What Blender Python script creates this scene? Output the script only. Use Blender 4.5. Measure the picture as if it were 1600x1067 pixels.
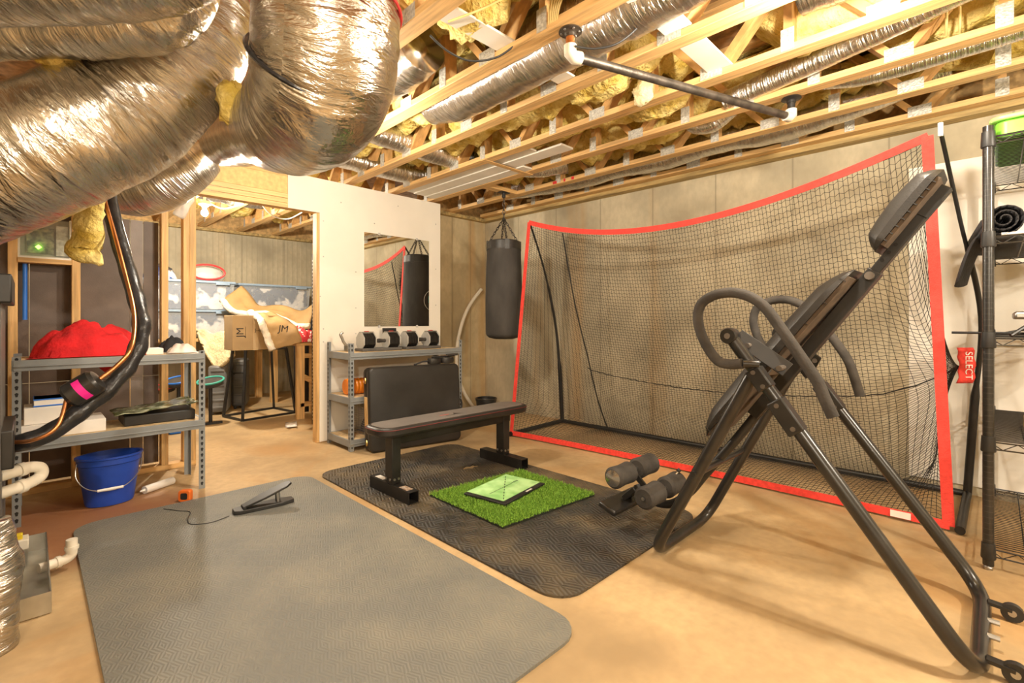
import bpy, math, random
from mathutils import Vector, Matrix, noise
R = random.Random(7)
PI = math.pi
S2 = math.sqrt(2)
for o in list(bpy.data.objects): bpy.data.objects.remove(o)
SC = bpy.context.scene
COL = SC.collection
V = Vector

# ------------------------------------------------------------ camera, light
F_PX, HOR, EYE = 755.0, 502.0, 1.12
cam = bpy.data.cameras.new('camera')
camo = bpy.data.objects.new('camera', cam); COL.objects.link(camo)
cam.sensor_fit = 'HORIZONTAL'; cam.sensor_width = 36.0
cam.lens = 36.0 * F_PX / 1600.0
cam.shift_y = -(533.5 - HOR) / 1600.0
cam.clip_start = 0.05
camo.location = (0, 0, EYE)
camo.rotation_euler = (PI/2, 0, -PI/4)
SC.camera = camo
SC.view_settings.view_transform = 'Standard'
SC.view_settings.look = 'None'
SC.view_settings.gamma = 1.0
SC.view_settings.use_curve_mapping = False
SC.view_settings.exposure = 0.98
W = bpy.data.worlds.new('world'); SC.world = W; W.use_nodes = True
W.node_tree.nodes['Background'].inputs[0].default_value = (1, .93, .82, 1)
W.node_tree.nodes['Background'].inputs[1].default_value = 0.3
# bare basement bulbs, plus two fill lamps added unseen behind the camera: (x, y, z, watts)
BULBS = [(2.05, .35, 2.36, 58), (.12, .5, 2.36, 14), (-1.1, -1.2, 2.05, 100), (2.3, -1.5, 2.05, 80), (1.322, 2.85, 2.30, 44)]
STORE_BULB = (1.31, 5.89, 2.29, 92)
LIGHT_COL = (1.0, .89, .73)

# ------------------------------------------------------------ helpers
def U(px, py, X=None, Y=None, Z=None, d=None):
    """a photograph point at a known distance / plane -> world"""
    r = (px - 800.0) / F_PX; a = (1 + r) / S2; b = (1 - r) / S2; c = (HOR - py) / F_PX
    if X is not None: d = X / a
    elif Y is not None: d = Y / b
    elif Z is not None: d = (Z - EYE) / c
    return V((a*d, b*d, EYE + c*d))

class B:
    def __init__(s): s.v = []; s.f = []; s.uv = {}
    def add(s, vs, fs, M=None, uvs=None):
        n = len(s.v)
        for p in vs:
            p = V(p); s.v.append(M @ p if M else p)
        for i, f in enumerate(fs):
            if uvs: s.uv[len(s.f)] = uvs[i]
            s.f.append([n + k for k in f])
        return s
    def box(s, x0, x1, y0, y1, z0, z1, M=None):
        vs = [(x0,y0,z0),(x1,y0,z0),(x1,y1,z0),(x0,y1,z0),(x0,y0,z1),(x1,y0,z1),(x1,y1,z1),(x0,y1,z1)]
        return s.add(vs, [(0,3,2,1),(4,5,6,7),(0,1,5,4),(1,2,6,5),(2,3,7,6),(3,0,4,7)], M)
    def bar(s, p, q, w, h, up=(0,0,1)):
        """rectangular bar from p to q, w sideways, h along up"""
        p, q = V(p), V(q); t = (q - p).normalized(); u = V(up)
        a = t.cross(u)
        if a.length < 1e-4: a = t.cross(V((1,0,0)))
        a.normalize(); u = a.cross(t)
        vs = []
        for e in (p, q):
            for (i, j) in ((-1,-1),(1,-1),(1,1),(-1,1)): vs.append(e + a*(i*w/2) + u*(j*h/2))
        return s.add(vs, [(0,1,2,3),(7,6,5,4),(0,4,5,1),(1,5,6,2),(2,6,7,3),(3,7,4,0)])
    def tube(s, pts, r, n=10, caps=True, closed=False, jit=0, fr=9.0, seed=0.0):
        pts = [V(p) for p in pts]; m = len(pts)
        rs = r if isinstance(r, (list, tuple)) else [r]*m
        t0 = (pts[1]-pts[0]).normalized()
        a = t0.cross(V((0,0,1)))
        if a.length < 1e-3: a = t0.cross(V((1,0,0)))
        a.normalize(); vs = []; L = [0]
        for i in range(m):
            if closed: t = (pts[(i+1)%m]-pts[i-1])
            else: t = pts[min(i+1,m-1)]-pts[max(i-1,0)]
            t.normalize(); a = (a - t*a.dot(t)).normalized(); b = t.cross(a)
            if i: L.append(L[-1]+(pts[i]-pts[i-1]).length)
            for k in range(n):
                an = 2*PI*k/n; dirv = a*math.cos(an)+b*math.sin(an); rr = rs[i]
                if jit:
                    q = pts[i]+dirv*rr
                    rr *= 1+jit*(noise.noise(q*fr+V((seed,0,0)))+.6*noise.noise(V((L[-1]*fr*3.2, an*1.3, seed))))
                vs.append(pts[i]+dirv*rr)
        fs = []; uvs = []
        for i in range(m if closed else m-1):
            i2 = (i+1) % m
            for k in range(n):
                k2 = (k+1) % n
                fs.append((i*n+k, i*n+k2, i2*n+k2, i2*n+k))
                l2 = L[i2] if i2 else L[-1]+.01
                c = 2*PI*rs[i]/n
                uvs.append(((L[i],k*c),(L[i],(k+1)*c),(l2,(k+1)*c),(l2,k*c)))
        if caps and not closed:
            fs.append(tuple(range(n-1,-1,-1))); uvs.append(tuple((0,0) for _ in range(n)))
            fs.append(tuple(range((m-1)*n, m*n))); uvs.append(tuple((0,0) for _ in range(n)))
        return s.add(vs, fs, None, uvs)
    def cyl(s, p, q, r, n=16, r2=None): return s.tube([p, q], [r, r if r2 is None else r2], n)
    def lathe(s, prof, c=(0,0,0), n=24, sx=1, sy=1, M=None):
        vs = []; fs = []; m = len(prof)
        for (r, z) in prof:
            for k in range(n):
                a = 2*PI*k/n; vs.append((c[0]+r*sx*math.cos(a), c[1]+r*sy*math.sin(a), c[2]+z))
        for i in range(m-1):
            for k in range(n):
                k2 = (k+1) % n; fs.append((i*n+k, i*n+k2, (i+1)*n+k2, (i+1)*n+k))
        if prof[0][0] > 1e-6: fs.append(tuple(range(n-1,-1,-1)))
        if prof[-1][0] > 1e-6: fs.append(tuple(range((m-1)*n, m*n)))
        return s.add(vs, fs, M)
    def prism(s, poly, z0, z1, M=None):
        n = len(poly)
        vs = [(x,y,z0) for x,y in poly]+[(x,y,z1) for x,y in poly]
        fs = [tuple(range(n-1,-1,-1)), tuple(range(n,2*n))]+[(i,(i+1)%n,(i+1)%n+n,i+n) for i in range(n)]
        return s.add(vs, fs, M)
    def grid(s, nx, ny, fn, thick=0):
        vs = [fn(i/nx, j/ny) for j in range(ny+1) for i in range(nx+1)]
        w = nx+1
        fs = [(j*w+i, j*w+i+1, (j+1)*w+i+1, (j+1)*w+i) for j in range(ny) for i in range(nx)]
        return s.add(vs, fs)

OR = {}
def _mesh(name, b, smooth, ang):
    me = bpy.data.meshes.new(name)
    me.from_pydata([tuple(p) for p in b.v], [], b.f)
    if b.uv:
        ul = me.uv_layers.new(name='UVMap')
        for pi, poly in enumerate(me.polygons):
            if pi in b.uv:
                for li, uvc in zip(poly.loop_indices, b.uv[pi]): ul.data[li].uv = uvc
    if smooth:
        for p in me.polygons: p.use_smooth = True
        me.set_sharp_from_angle(angle=math.radians(ang))
    me.update()
    return me
def obj(name, b, mat, parent=None, smooth=True, ang=40, bevel=0, label=None, kind=None, solid=0, sub=0):
    if parent is not None: org = OR[parent]
    else:
        xs = [p.x for p in b.v]; ys = [p.y for p in b.v]
        org = V(((min(xs)+max(xs))/2, (min(ys)+max(ys))/2, min(p.z for p in b.v)))
    b.v = [p - org for p in b.v]
    me = _mesh(name, b, smooth, ang)
    me.materials.append(mat)
    o = bpy.data.objects.new(name, me); COL.objects.link(o); OR[o] = org
    if parent is not None: o.parent = parent
    else: o.location = org
    if bevel:
        m = o.modifiers.new('bevel', 'BEVEL'); m.width = bevel; m.segments = 2; m.limit_method = 'ANGLE'; m.angle_limit = .6
    if solid:
        m = o.modifiers.new('solid', 'SOLIDIFY'); m.thickness = solid; m.offset = 0
    if sub:
        m = o.modifiers.new('sub', 'SUBSURF'); m.levels = sub; m.render_levels = sub
    if label: o['label'] = label
    if kind: o['kind'] = kind
    return o
def tag(o, label, cat, group=None):
    o['label'] = label; o['category'] = cat
    if group: o['group'] = group
    return o
def thing(name, label, cat, loc, group=None):
    o = bpy.data.objects.new(name, None); COL.objects.link(o)
    o.location = loc; OR[o] = V(loc); o.empty_display_size = .1
    if label: tag(o, label, cat, group)
    return o
def pieces(name, b, mat, parent, n=None):
    """a builder full of separate tubes -> one part each (tubes have 2 rings and 2 caps)"""
    groups = []; cur = None
    for f in b.f:
        lo = min(f)
        if cur is None or lo > cur[1]: cur = [lo, max(f), []]; groups.append(cur)
        cur[1] = max(cur[1], max(f)); cur[2].append(f)
    for lo, hi, fs in groups:
        q = B(); q.v = [V(p) for p in b.v[lo:hi+1]]; q.f = [[i-lo for i in f] for f in fs]
        obj(name, q, mat, parent)
def struct(o): o['kind'] = 'structure'; return o
def copy_tree(o, dv, label, parent=None):
    c = o.copy(); COL.objects.link(c)
    if parent is None:
        c.location = o.location + V(dv); c['label'] = label
    else: c.parent = parent
    for ch in [k for k in bpy.data.objects if k.parent == o]: copy_tree(ch, dv, label, c)
    return c
def text(name, s, size, M, mat, parent, ext=.0006):
    cu = bpy.data.curves.new(name, 'FONT'); cu.body = s; cu.size = size; cu.extrude = ext; cu.align_x = 'CENTER'; cu.align_y = 'CENTER'
    t = bpy.data.objects.new(name, cu); COL.objects.link(t)
    bpy.context.view_layer.update()
    me = bpy.data.meshes.new_from_object(t.evaluated_get(bpy.context.evaluated_depsgraph_get()))
    bpy.data.objects.remove(t)
    b = B(); b.add([M @ v.co for v in me.vertices], [tuple(p.vertices) for p in me.polygons])
    return obj(name, b, mat, parent, smooth=False)
def frame(o, x, y):
    """matrix with origin o, local x and y axes"""
    x = V(x).normalized(); y = V(y); y = (y - x*y.dot(x)).normalized(); z = x.cross(y)
    return Matrix(((x.x,y.x,z.x,o[0]),(x.y,y.y,z.y,o[1]),(x.z,y.z,z.z,o[2]),(0,0,0,1)))
def crom(pts, k=8, closed=False):
    """Catmull-Rom through points; points may carry a radius as last entry"""
    P = [tuple(p) for p in pts]; n = len(P); out = []
    rng = range(n) if closed else range(n-1)
    for i in rng:
        g = (lambda j: P[j % n]) if closed else (lambda j: P[max(0, min(n-1, j))])
        a, b, c, d = g(i-1), g(i), g(i+1), g(i+2)
        for s in range(k):
            t = s/k
            out.append(tuple(.5*((2*b[m])+(-a[m]+c[m])*t+(2*a[m]-5*b[m]+4*c[m]-d[m])*t*t+(-a[m]+3*b[m]-3*c[m]+d[m])*t**3) for m in range(len(b))))
    if not closed: out.append(P[-1])
    return out
def rrect(x0, x1, y0, y1, r, k=6):
    out = []
    for (cx, cy, a0) in ((x1-r,y1-r,0),(x0+r,y1-r,90),(x0+r,y0+r,180),(x1-r,y0+r,270)):
        for i in range(k+1):
            a = math.radians(a0+90*i/k); out.append((cx+r*math.cos(a), cy+r*math.sin(a)))
    return out
def N3(p, s=1.0, seed=0.0): return noise.noise(V(p)*s+V((seed, seed*.7, -seed)))

# ------------------------------------------------------------ materials
def M(name, col, rough=.6, metal=0.0, var=.12, scale=6, stretch=(1,1,1), col2=None, bump=0, bscale=None, coord='Object', detail=4, spec=.5, lo=.35, hi=.65, bdist=.01):
    m = bpy.data.materials.new(name); m.use_nodes = True; nt = m.node_tree; n = nt.nodes; l = nt.links
    p = n['Principled BSDF']; p.inputs['Roughness'].default_value = rough; p.inputs['Metallic'].default_value = metal
    p.inputs['Specular IOR Level'].default_value = spec
    tc = n.new('ShaderNodeTexCoord'); mp = n.new('ShaderNodeMapping'); mp.inputs['Scale'].default_value = stretch
    l.new(tc.outputs[coord], mp.inputs[0])
    nz = n.new('ShaderNodeTexNoise'); nz.inputs['Scale'].default_value = scale; nz.inputs['Detail'].default_value = detail
    l.new(mp.outputs[0], nz.inputs['Vector'])
    rp = n.new('ShaderNodeValToRGB'); rp.color_ramp.elements[0].position = lo; rp.color_ramp.elements[1].position = hi
    c1 = tuple(max(0, c*(1-var)) for c in col); c2 = col2 or tuple(min(1, c*(1+var)) for c in col)
    rp.color_ramp.elements[0].color = (*c1, 1); rp.color_ramp.elements[1].color = (*c2, 1)
    l.new(nz.outputs['Fac'], rp.inputs[0]); l.new(rp.outputs[0], p.inputs['Base Color'])
    if bump:
        b2 = n.new('ShaderNodeTexNoise'); b2.inputs['Scale'].default_value = bscale or scale*4; b2.inputs['Detail'].default_value = 5
        l.new(mp.outputs[0], b2.inputs['Vector'])
        bp = n.new('ShaderNodeBump'); bp.inputs['Strength'].default_value = bump; bp.inputs['Distance'].default_value = bdist
        l.new(b2.outputs['Fac'], bp.inputs['Height']); l.new(bp.outputs[0], p.inputs['Normal'])
    return m
def nodes(m): return m.node_tree.nodes, m.node_tree.links, m.node_tree.nodes['Principled BSDF']

WOODC = (.66, .41, .165)
wood_y = M('lumber_y', WOODC, .6, scale=5, stretch=(9,.5,9), var=.22, bump=.25, bscale=12)
wood_z = M('lumber_z', WOODC, .6, scale=5, stretch=(9,9,.5), var=.22, bump=.25, bscale=12)
wood_x = M('lumber_x', WOODC, .6, scale=5, stretch=(.5,9,9), var=.22, bump=.25, bscale=12)
wood_web = M('lumber_web', (.6,.34,.12), .6, scale=5, stretch=(4,2,2), var=.25, bump=.25, bscale=12)
sill_m = M('treated_sill', (.42,.30,.12), .7, scale=5, stretch=(5,.6,5), var=.35, bump=.3)
osb_m = M('osb', (.58,.37,.15), .75, scale=22, stretch=(1,1,1), var=.2, bump=.2, bscale=30, lo=.4, hi=.6)
osb_dark = M('subfloor_board', (.32,.18,.08), .8, scale=14, var=.4, bump=.2)
header_m = M('laminated_header', (.74,.50,.22), .6, scale=5, stretch=(.6,8,14), var=.15, bump=.2)
plate_m = M('galvanised_plate', (.58,.56,.50), .4, .35, scale=60, var=.2, bump=.5, bscale=90)
dry_m = M('drywall', (.80,.75,.66), .85, scale=2.5, var=.03, bump=.05, bscale=200)
white_board = M('white_board', (.78,.74,.66), .7, scale=4, var=.06)
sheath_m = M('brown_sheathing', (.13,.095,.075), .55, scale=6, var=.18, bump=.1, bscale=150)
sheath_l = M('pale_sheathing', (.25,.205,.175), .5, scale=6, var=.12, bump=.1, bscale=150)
foil_gen = {}
def foil(name, tint=(.76,.74,.69), rough=.2, su=26, sv=5, strength=1.0, dist=.02):
    """wrinkled foil; wrinkles run around the duct (UV: u = length, v = around)"""
    m = bpy.data.materials.new(name); m.use_nodes = True; n, l, p = nodes(m)
    p.inputs['Metallic'].default_value = 1.0; p.inputs['Roughness'].default_value = rough
    uv = n.new('ShaderNodeUVMap'); mp = n.new('ShaderNodeMapping'); mp.inputs['Scale'].default_value = (su, sv, 1); l.new(uv.outputs[0], mp.inputs[0])
    a = n.new('ShaderNodeTexNoise'); a.inputs['Scale'].default_value = 1.0; a.inputs['Detail'].default_value = 6; a.inputs['Distortion'].default_value = .8; l.new(mp.outputs[0], a.inputs['Vector'])
    vo = n.new('ShaderNodeTexVoronoi'); vo.inputs['Scale'].default_value = .55; vo.feature = 'DISTANCE_TO_EDGE'; l.new(mp.outputs[0], vo.inputs['Vector'])
    ad = n.new('ShaderNodeMath'); ad.operation = 'ADD'; mu = n.new('ShaderNodeMath'); mu.operation = 'MULTIPLY'; mu.inputs[1].default_value = .5
    l.new(vo.outputs['Distance'], mu.inputs[0]); l.new(a.outputs['Fac'], ad.inputs[0]); l.new(mu.outputs[0], ad.inputs[1])
    f2 = n.new('ShaderNodeTexNoise'); f2.inputs['Scale'].default_value = 3.2; f2.inputs['Detail'].default_value = 4; f2.inputs['Distortion'].default_value = 1.5; l.new(mp.outputs[0], f2.inputs['Vector'])
    m3 = n.new('ShaderNodeMath'); m3.operation = 'MULTIPLY_ADD'; m3.inputs[1].default_value = .16; l.new(f2.outputs['Fac'], m3.inputs[0]); l.new(ad.outputs[0], m3.inputs[2])
    bp = n.new('ShaderNodeBump'); bp.inputs['Strength'].default_value = strength; bp.inputs['Distance'].default_value = dist
    l.new(m3.outputs[0], bp.inputs['Height']); l.new(bp.outputs[0], p.inputs['Normal'])
    rp = n.new('ShaderNodeValToRGB'); rp.color_ramp.elements[0].position = .35; rp.color_ramp.elements[1].position = .7
    rp.color_ramp.elements[0].color = (*[c*.72 for c in tint], 1); rp.color_ramp.elements[1].color = (*tint, 1)
    l.new(a.outputs['Fac'], rp.inputs[0]); l.new(rp.outputs[0], p.inputs['Base Color'])
    return m
foil_big = foil('duct_foil', su=26, sv=4.5, dist=.024)
foil_flex = foil('flex_foil', (.82,.80,.76), .22, su=55, sv=6, dist=.012)
foil_rib = foil('ribbed_foil', (.80,.79,.76), .22, su=75, sv=1.2, dist=.012)
insul = M('fibreglass_insulation', (.80,.56,.11), .95, scale=9, var=.22, col2=(.90,.74,.30), bump=.9, bscale=35, spec=.1, bdist=.03)
insul2 = M('pale_insulation', (.80,.68,.42), .95, scale=12, var=.15, bump=.8, bscale=40, spec=.1, bdist=.02)
kraft = M('kraft_paper', (.34,.215,.085), .7, scale=5, var=.18, bump=.3, bscale=12)
cardb = M('cardboard', (.44,.31,.16), .8, scale=4, var=.1)
fluff = M('white_fluff', (.82,.76,.64), .95, scale=14, var=.1, bump=.9, bscale=40, bdist=.02, spec=.1)
black_metal = M('black_gloss_tube', (.018,.017,.016), .28, 0.0, scale=9, var=.3, spec=.6)
black_satin = M('black_satin_steel', (.015,.014,.013), .42, 0.0, scale=9, var=.3)
bolt_m = M('dark_bolt', (.16,.14,.12), .4, .5, var=.2)
black_vinyl = M('black_vinyl', (.022,.020,.018), .42, scale=5, var=.25, bump=.12, bscale=160)
black_foam = M('black_foam', (.045,.040,.035), .85, scale=12, var=.3, bump=.2, bscale=120)
black_plastic = M('black_plastic', (.02,.02,.02), .45, scale=8, var=.3)
black_tape = M('black_tape', (.018,.018,.02), .3, scale=14, var=.4, bump=.7, bscale=18)
black_cloth = M('black_cloth', (.025,.024,.026), .9, scale=14, var=.3, bump=.4, bscale=60)
grey_steel = M('grey_painted_steel', (.23,.245,.25), .45, scale=6, var=.08)
slot_m = M('slot_shadow', (.02,.02,.02), .9, var=.1)
chrome = M('chrome', (.75,.73,.70), .18, 1.0, scale=4, var=.08)
steel_m = M('dull_steel', (.45,.44,.42), .38, 1.0, scale=9, var=.2)
galv = M('galvanised_sheet', (.62,.63,.60), .32, 1.0, scale=5, var=.22, bump=.15, bscale=25)
iron = M('dark_iron_pipe', (.10,.085,.07), .45, .7, scale=14, stretch=(1,1,1), var=.35, bump=.2)
copper = M('copper', (.62,.27,.11), .32, 1.0, scale=9, var=.25)
brass = M('brass', (.75,.52,.18), .3, 1.0, var=.1)
pvc = M('white_pvc', (.78,.73,.62), .4, scale=5, var=.06)
red_cloth = M('red_cloth', (.62,.012,.016), .9, scale=9, var=.25, bump=.5, bscale=60)
red_band = M('red_webbing', (.78,.055,.04), .75, scale=40, var=.12, bump=.3, bscale=160)
red_plain = M('red_plastic', (.6,.03,.03), .5, var=.1)
orange_m = M('orange_plastic', (.85,.25,.015), .35, scale=8, var=.15)
orange_tape = M('orange_case', (.75,.16,.02), .45, var=.12)
blue_plastic = M('blue_plastic', (.015,.065,.42), .38, scale=5, var=.1)
blue_bright = M('blue_tube', (.02,.16,.62), .4, var=.08)
blue_lid = M('blue_grey_lid', (.24,.33,.44), .4, var=.08)
teal_m = M('teal_ring', (.05,.42,.34), .5, var=.1)
green_bin_m = M('bright_green_plastic', (.20,.66,.05), .4, scale=4, var=.08)
green_bag = M('green_printed_film', (.16,.20,.06), .25, scale=16, var=.5, col2=(.55,.58,.42), lo=.45, hi=.7)
camo_m = M('camouflage_print', (.06,.05,.03), .8, scale=40, var=.4, col2=(.45,.33,.12), lo=.45, hi=.55)
net_m = M('black_cord', (.014,.013,.012), .8, var=.2)
white_m = M('white_paint', (.8,.78,.72), .5, var=.04)
white_card = M('white_card', (.78,.74,.68), .7, scale=5, var=.05)
ink = M('black_ink', (.015,.013,.012), .6, var=.1)
magenta = M('magenta_tape', (.75,.015,.30), .5, var=.06)
yellow_wire = M('yellow_cable', (.72,.56,.22), .5, var=.1)
white_wire = M('white_cable', (.75,.72,.64), .5, var=.05)
grey_case = M('grey_suitcase', (.17,.17,.165), .4, scale=8, var=.15)
navy = M('navy_cloth', (.03,.045,.10), .8, scale=7, var=.3)
clothes = M('folded_clothes', (.05,.07,.14), .85, scale=5, var=.3, col2=(.75,.72,.68), lo=.52, hi=.57, bump=.3)
red_floral = M('red_floral_cloth', (.6,.03,.04), .85, scale=24, var=.1, col2=(.85,.78,.74), lo=.56, hi=.6)
mirror_m = M('mirror_glass', (.93,.94,.92), .01, 1.0, var=.0)
turf_base = M('turf_backing', (.015,.02,.01), .95, var=.3)
turf_m = M('turf_blades', (.13,.34,.03), .75, scale=140, var=.4, col2=(.36,.62,.09), spec=.2)
def glass(name, col, a):
    m = M(name, col, .25, var=.05); m.node_tree.nodes['Principled BSDF'].inputs['Alpha'].default_value = a
    return m
clear_tote = glass('clear_tote_plastic', (.62,.68,.74), .34)
clear_film = glass('clear_film', (.8,.8,.78), .4)
def emis(name, col, s):
    m = bpy.data.materials.new(name); m.use_nodes = True; p = m.node_tree.nodes['Principled BSDF']
    p.inputs['Base Color'].default_value = (*col, 1); p.inputs['Emission Color'].default_value = (*col, 1); p.inputs['Emission Strength'].default_value = s
    return m
bulb_glow = emis('glowing_bulb', (1, .93, .8), 40)
led_green = emis('green_led', (.25, 1, .05), 6)

def concrete(name, base, axis, seam=.61, off=0.0, streak=.5, ribs=0):
    """poured wall: form-panel joints every `seam` m along `axis`, rust streaks and blotches"""
    m = bpy.data.materials.new(name); m.use_nodes = True; n, l, p = nodes(m)
    p.inputs['Roughness'].default_value = .85; p.inputs['Specular IOR Level'].default_value = .25
    g = n.new('ShaderNodeNewGeometry'); sp = n.new('ShaderNodeSeparateXYZ'); l.new(g.outputs['Position'], sp.inputs[0])
    def noi(scale, stretch, det=5):
        mp = n.new('ShaderNodeMapping'); mp.inputs['Scale'].default_value = stretch; l.new(g.outputs['Position'], mp.inputs[0])
        z = n.new('ShaderNodeTexNoise'); z.inputs['Scale'].default_value = scale; z.inputs['Detail'].default_value = det; l.new(mp.outputs[0], z.inputs['Vector']); return z.outputs['Fac']
    def math_(op, a, b=None):
        q = n.new('ShaderNodeMath'); q.operation = op
        for k, v in enumerate((a, b)):
            if v is None: continue
            if isinstance(v, (int, float)): q.inputs[k].default_value = v
            else: l.new(v, q.inputs[k])
        return q.outputs[0]
    def mix(f, a, b):
        q = n.new('ShaderNodeMix'); q.data_type = 'RGBA'
        if isinstance(f, (int, float)): q.inputs[0].default_value = f
        else: l.new(f, q.inputs[0])
        for k, v in ((6, a), (7, b)):
            if isinstance(v, tuple): q.inputs[k].default_value = (*v, 1)
            else: l.new(v, q.inputs[k])
        return q.outputs[2]
    def ramp(v, a, b):
        q = n.new('ShaderNodeMapRange'); q.inputs[1].default_value = a; q.inputs[2].default_value = b; l.new(v, q.inputs[0]); return q.outputs[0]
    u = sp.outputs[axis]
    blot = ramp(noi(1.6, (1,1,1)), .4, .68)
    c = mix(blot, base, tuple(x*.60 for x in base))
    fine = ramp(noi(22, (1,1,.6)), .35, .7)
    c = mix(math_('MULTIPLY', fine, .38), c, tuple(x*.6 for x in base))
    st = ramp(noi(3.2, (1,1,.06) , 3), .56, .72)
    c = mix(math_('MULTIPLY', st, streak), c, (base[0]*.82, base[1]*.56, base[2]*.30))
    fr = math_('FRACT', math_('DIVIDE', math_('ADD', u, 100+off), seam))
    d = math_('ABSOLUTE', math_('SUBTRACT', fr, .5))
    line = math_('GREATER_THAN', d, .5-.006/seam)
    c = mix(math_('MULTIPLY', line, .5), c, tuple(x*.35 for x in base))
    h = math_('SUBTRACT', math_('MULTIPLY', noi(30, (1,1,1)), .3), math_('MULTIPLY', line, .6))
    if ribs:
        rb = math_('SINE', math_('MULTIPLY', u, 2*PI/ribs)); h = math_('ADD', h, math_('MULTIPLY', rb, .25))
        c = mix(math_('MULTIPLY', math_('GREATER_THAN', rb, .86), .35), c, tuple(x*.55 for x in base))
    bp = n.new('ShaderNodeBump'); bp.inputs['Strength'].default_value = .35; bp.inputs['Distance'].default_value = .01
    l.new(h, bp.inputs['Height']); l.new(bp.outputs[0], p.inputs['Normal']); l.new(c, p.inputs['Base Color'])
    return m
CONC = (.58, .505, .355)
conc_y = concrete('poured_concrete_right', CONC, 1, .61, .12)
conc_x = concrete('poured_concrete_corner', (.62,.50,.30), 0, .30, .06, .75)
conc_s = concrete('poured_concrete_storage', (.56,.50,.36), 0, .61, .2, .25, ribs=.075)
conc_b = concrete('poured_concrete_rear', CONC, 0, .61, .0)
def floor_mat():
    m = concrete('concrete_slab', (.56,.40,.215), 0, 50, 25, 0); n, l, p = nodes(m)
    p.inputs['Roughness'].default_value = .62
    old = p.inputs['Base Color'].links[0].from_socket
    g = n.new('ShaderNodeNewGeometry')
    z = n.new('ShaderNodeTexNoise'); z.inputs['Scale'].default_value = 1.1; z.inputs['Detail'].default_value = 6; z.inputs['Distortion'].default_value = 1.2; l.new(g.outputs['Position'], z.inputs['Vector'])
    rp = n.new('ShaderNodeMapRange'); rp.inputs[1].default_value = .5; rp.inputs[2].default_value = .72; rp.inputs[4].default_value = .75; l.new(z.outputs['Fac'], rp.inputs[0])
    mx = n.new('ShaderNodeMix'); mx.data_type = 'RGBA'; l.new(rp.outputs[0], mx.inputs[0]); l.new(old, mx.inputs[6]); mx.inputs[7].default_value = (.46,.25,.085,1)
    # red clay tracked in beside the air handler
    ds = n.new('ShaderNodeVectorMath'); ds.operation = 'DISTANCE'; ds.inputs[1].default_value = (.15, 3.62, 0); l.new(g.outputs['Position'], ds.inputs[0])
    a = n.new('ShaderNodeMath'); a.operation = 'MULTIPLY_ADD'; l.new(z.outputs['Fac'], a.inputs[0]); a.inputs[1].default_value = .9; l.new(ds.outputs['Value'], a.inputs[2])
    r2 = n.new('ShaderNodeMapRange'); r2.inputs[1].default_value = 1.15; r2.inputs[2].default_value = .85; r2.inputs[4].default_value = .8; l.new(a.outputs[0], r2.inputs[0])
    m2 = n.new('ShaderNodeMix'); m2.data_type = 'RGBA'; l.new(r2.outputs[0], m2.inputs[0]); l.new(mx.outputs[2], m2.inputs[6]); m2.inputs[7].default_value = (.27,.10,.045,1)
    l.new(m2.outputs[2], p.inputs['Base Color'])
    return m
def mat_mat(name, col, kind, dust, bst=1.0, bdi=.008):
    """rubber mat with a raised tread pattern and scuffs"""
    m = bpy.data.materials.new(name); m.use_nodes = True; n, l, p = nodes(m); p.inputs['Roughness'].default_value = .6
    tc = n.new('ShaderNodeTexCoord')
    z = n.new('ShaderNodeTexNoise'); z.inputs['Scale'].default_value = 2.6; z.inputs['Detail'].default_value = 6; l.new(tc.outputs['Object'], z.inputs['Vector'])
    rp = n.new('ShaderNodeValToRGB'); rp.color_ramp.elements[0].position = .42; rp.color_ramp.elements[1].position = .72
    rp.color_ramp.elements[0].color = (*col, 1); rp.color_ramp.elements[1].color = (*dust, 1); l.new(z.outputs['Fac'], rp.inputs[0]); l.new(rp.outputs[0], p.inputs['Base Color'])
    w = []
    for rot in (45, -45):
        mp = n.new('ShaderNodeMapping'); mp.inputs['Rotation'].default_value = (0,0,math.radians(rot)); mp.inputs['Scale'].default_value = (kind, kind*.45, 1); l.new(tc.outputs['Object'], mp.inputs[0])
        v = n.new('ShaderNodeTexWave'); v.inputs['Scale'].default_value = 1.0; v.inputs['Distortion'].default_value = 1.2 if kind > 20 else .0; l.new(mp.outputs[0], v.inputs['Vector']); w.append(v)
    ck = n.new('ShaderNodeTexChecker'); ck.inputs['Scale'].default_value = kind*.75; l.new(tc.outputs['Object'], ck.inputs['Vector'])
    mx = n.new('ShaderNodeMix'); l.new(ck.outputs['Fac'], mx.inputs[0]); l.new(w[0].outputs['Fac'], mx.inputs[2]); l.new(w[1].outputs['Fac'], mx.inputs[3])
    bp = n.new('ShaderNodeBump'); bp.inputs['Strength'].default_value = bst; bp.inputs['Distance'].default_value = bdi; l.new(mx.outputs[0], bp.inputs['Height']); l.new(bp.outputs[0], p.inputs['Normal'])
    return m
grey_rubber = mat_mat('grey_rubber_mat', (.16,.162,.146), 34, (.225,.215,.175), .45, .003)
dark_rubber = mat_mat('dark_rubber_mat', (.034,.031,.027), 20, (.16,.12,.066), .8, .007)

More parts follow.
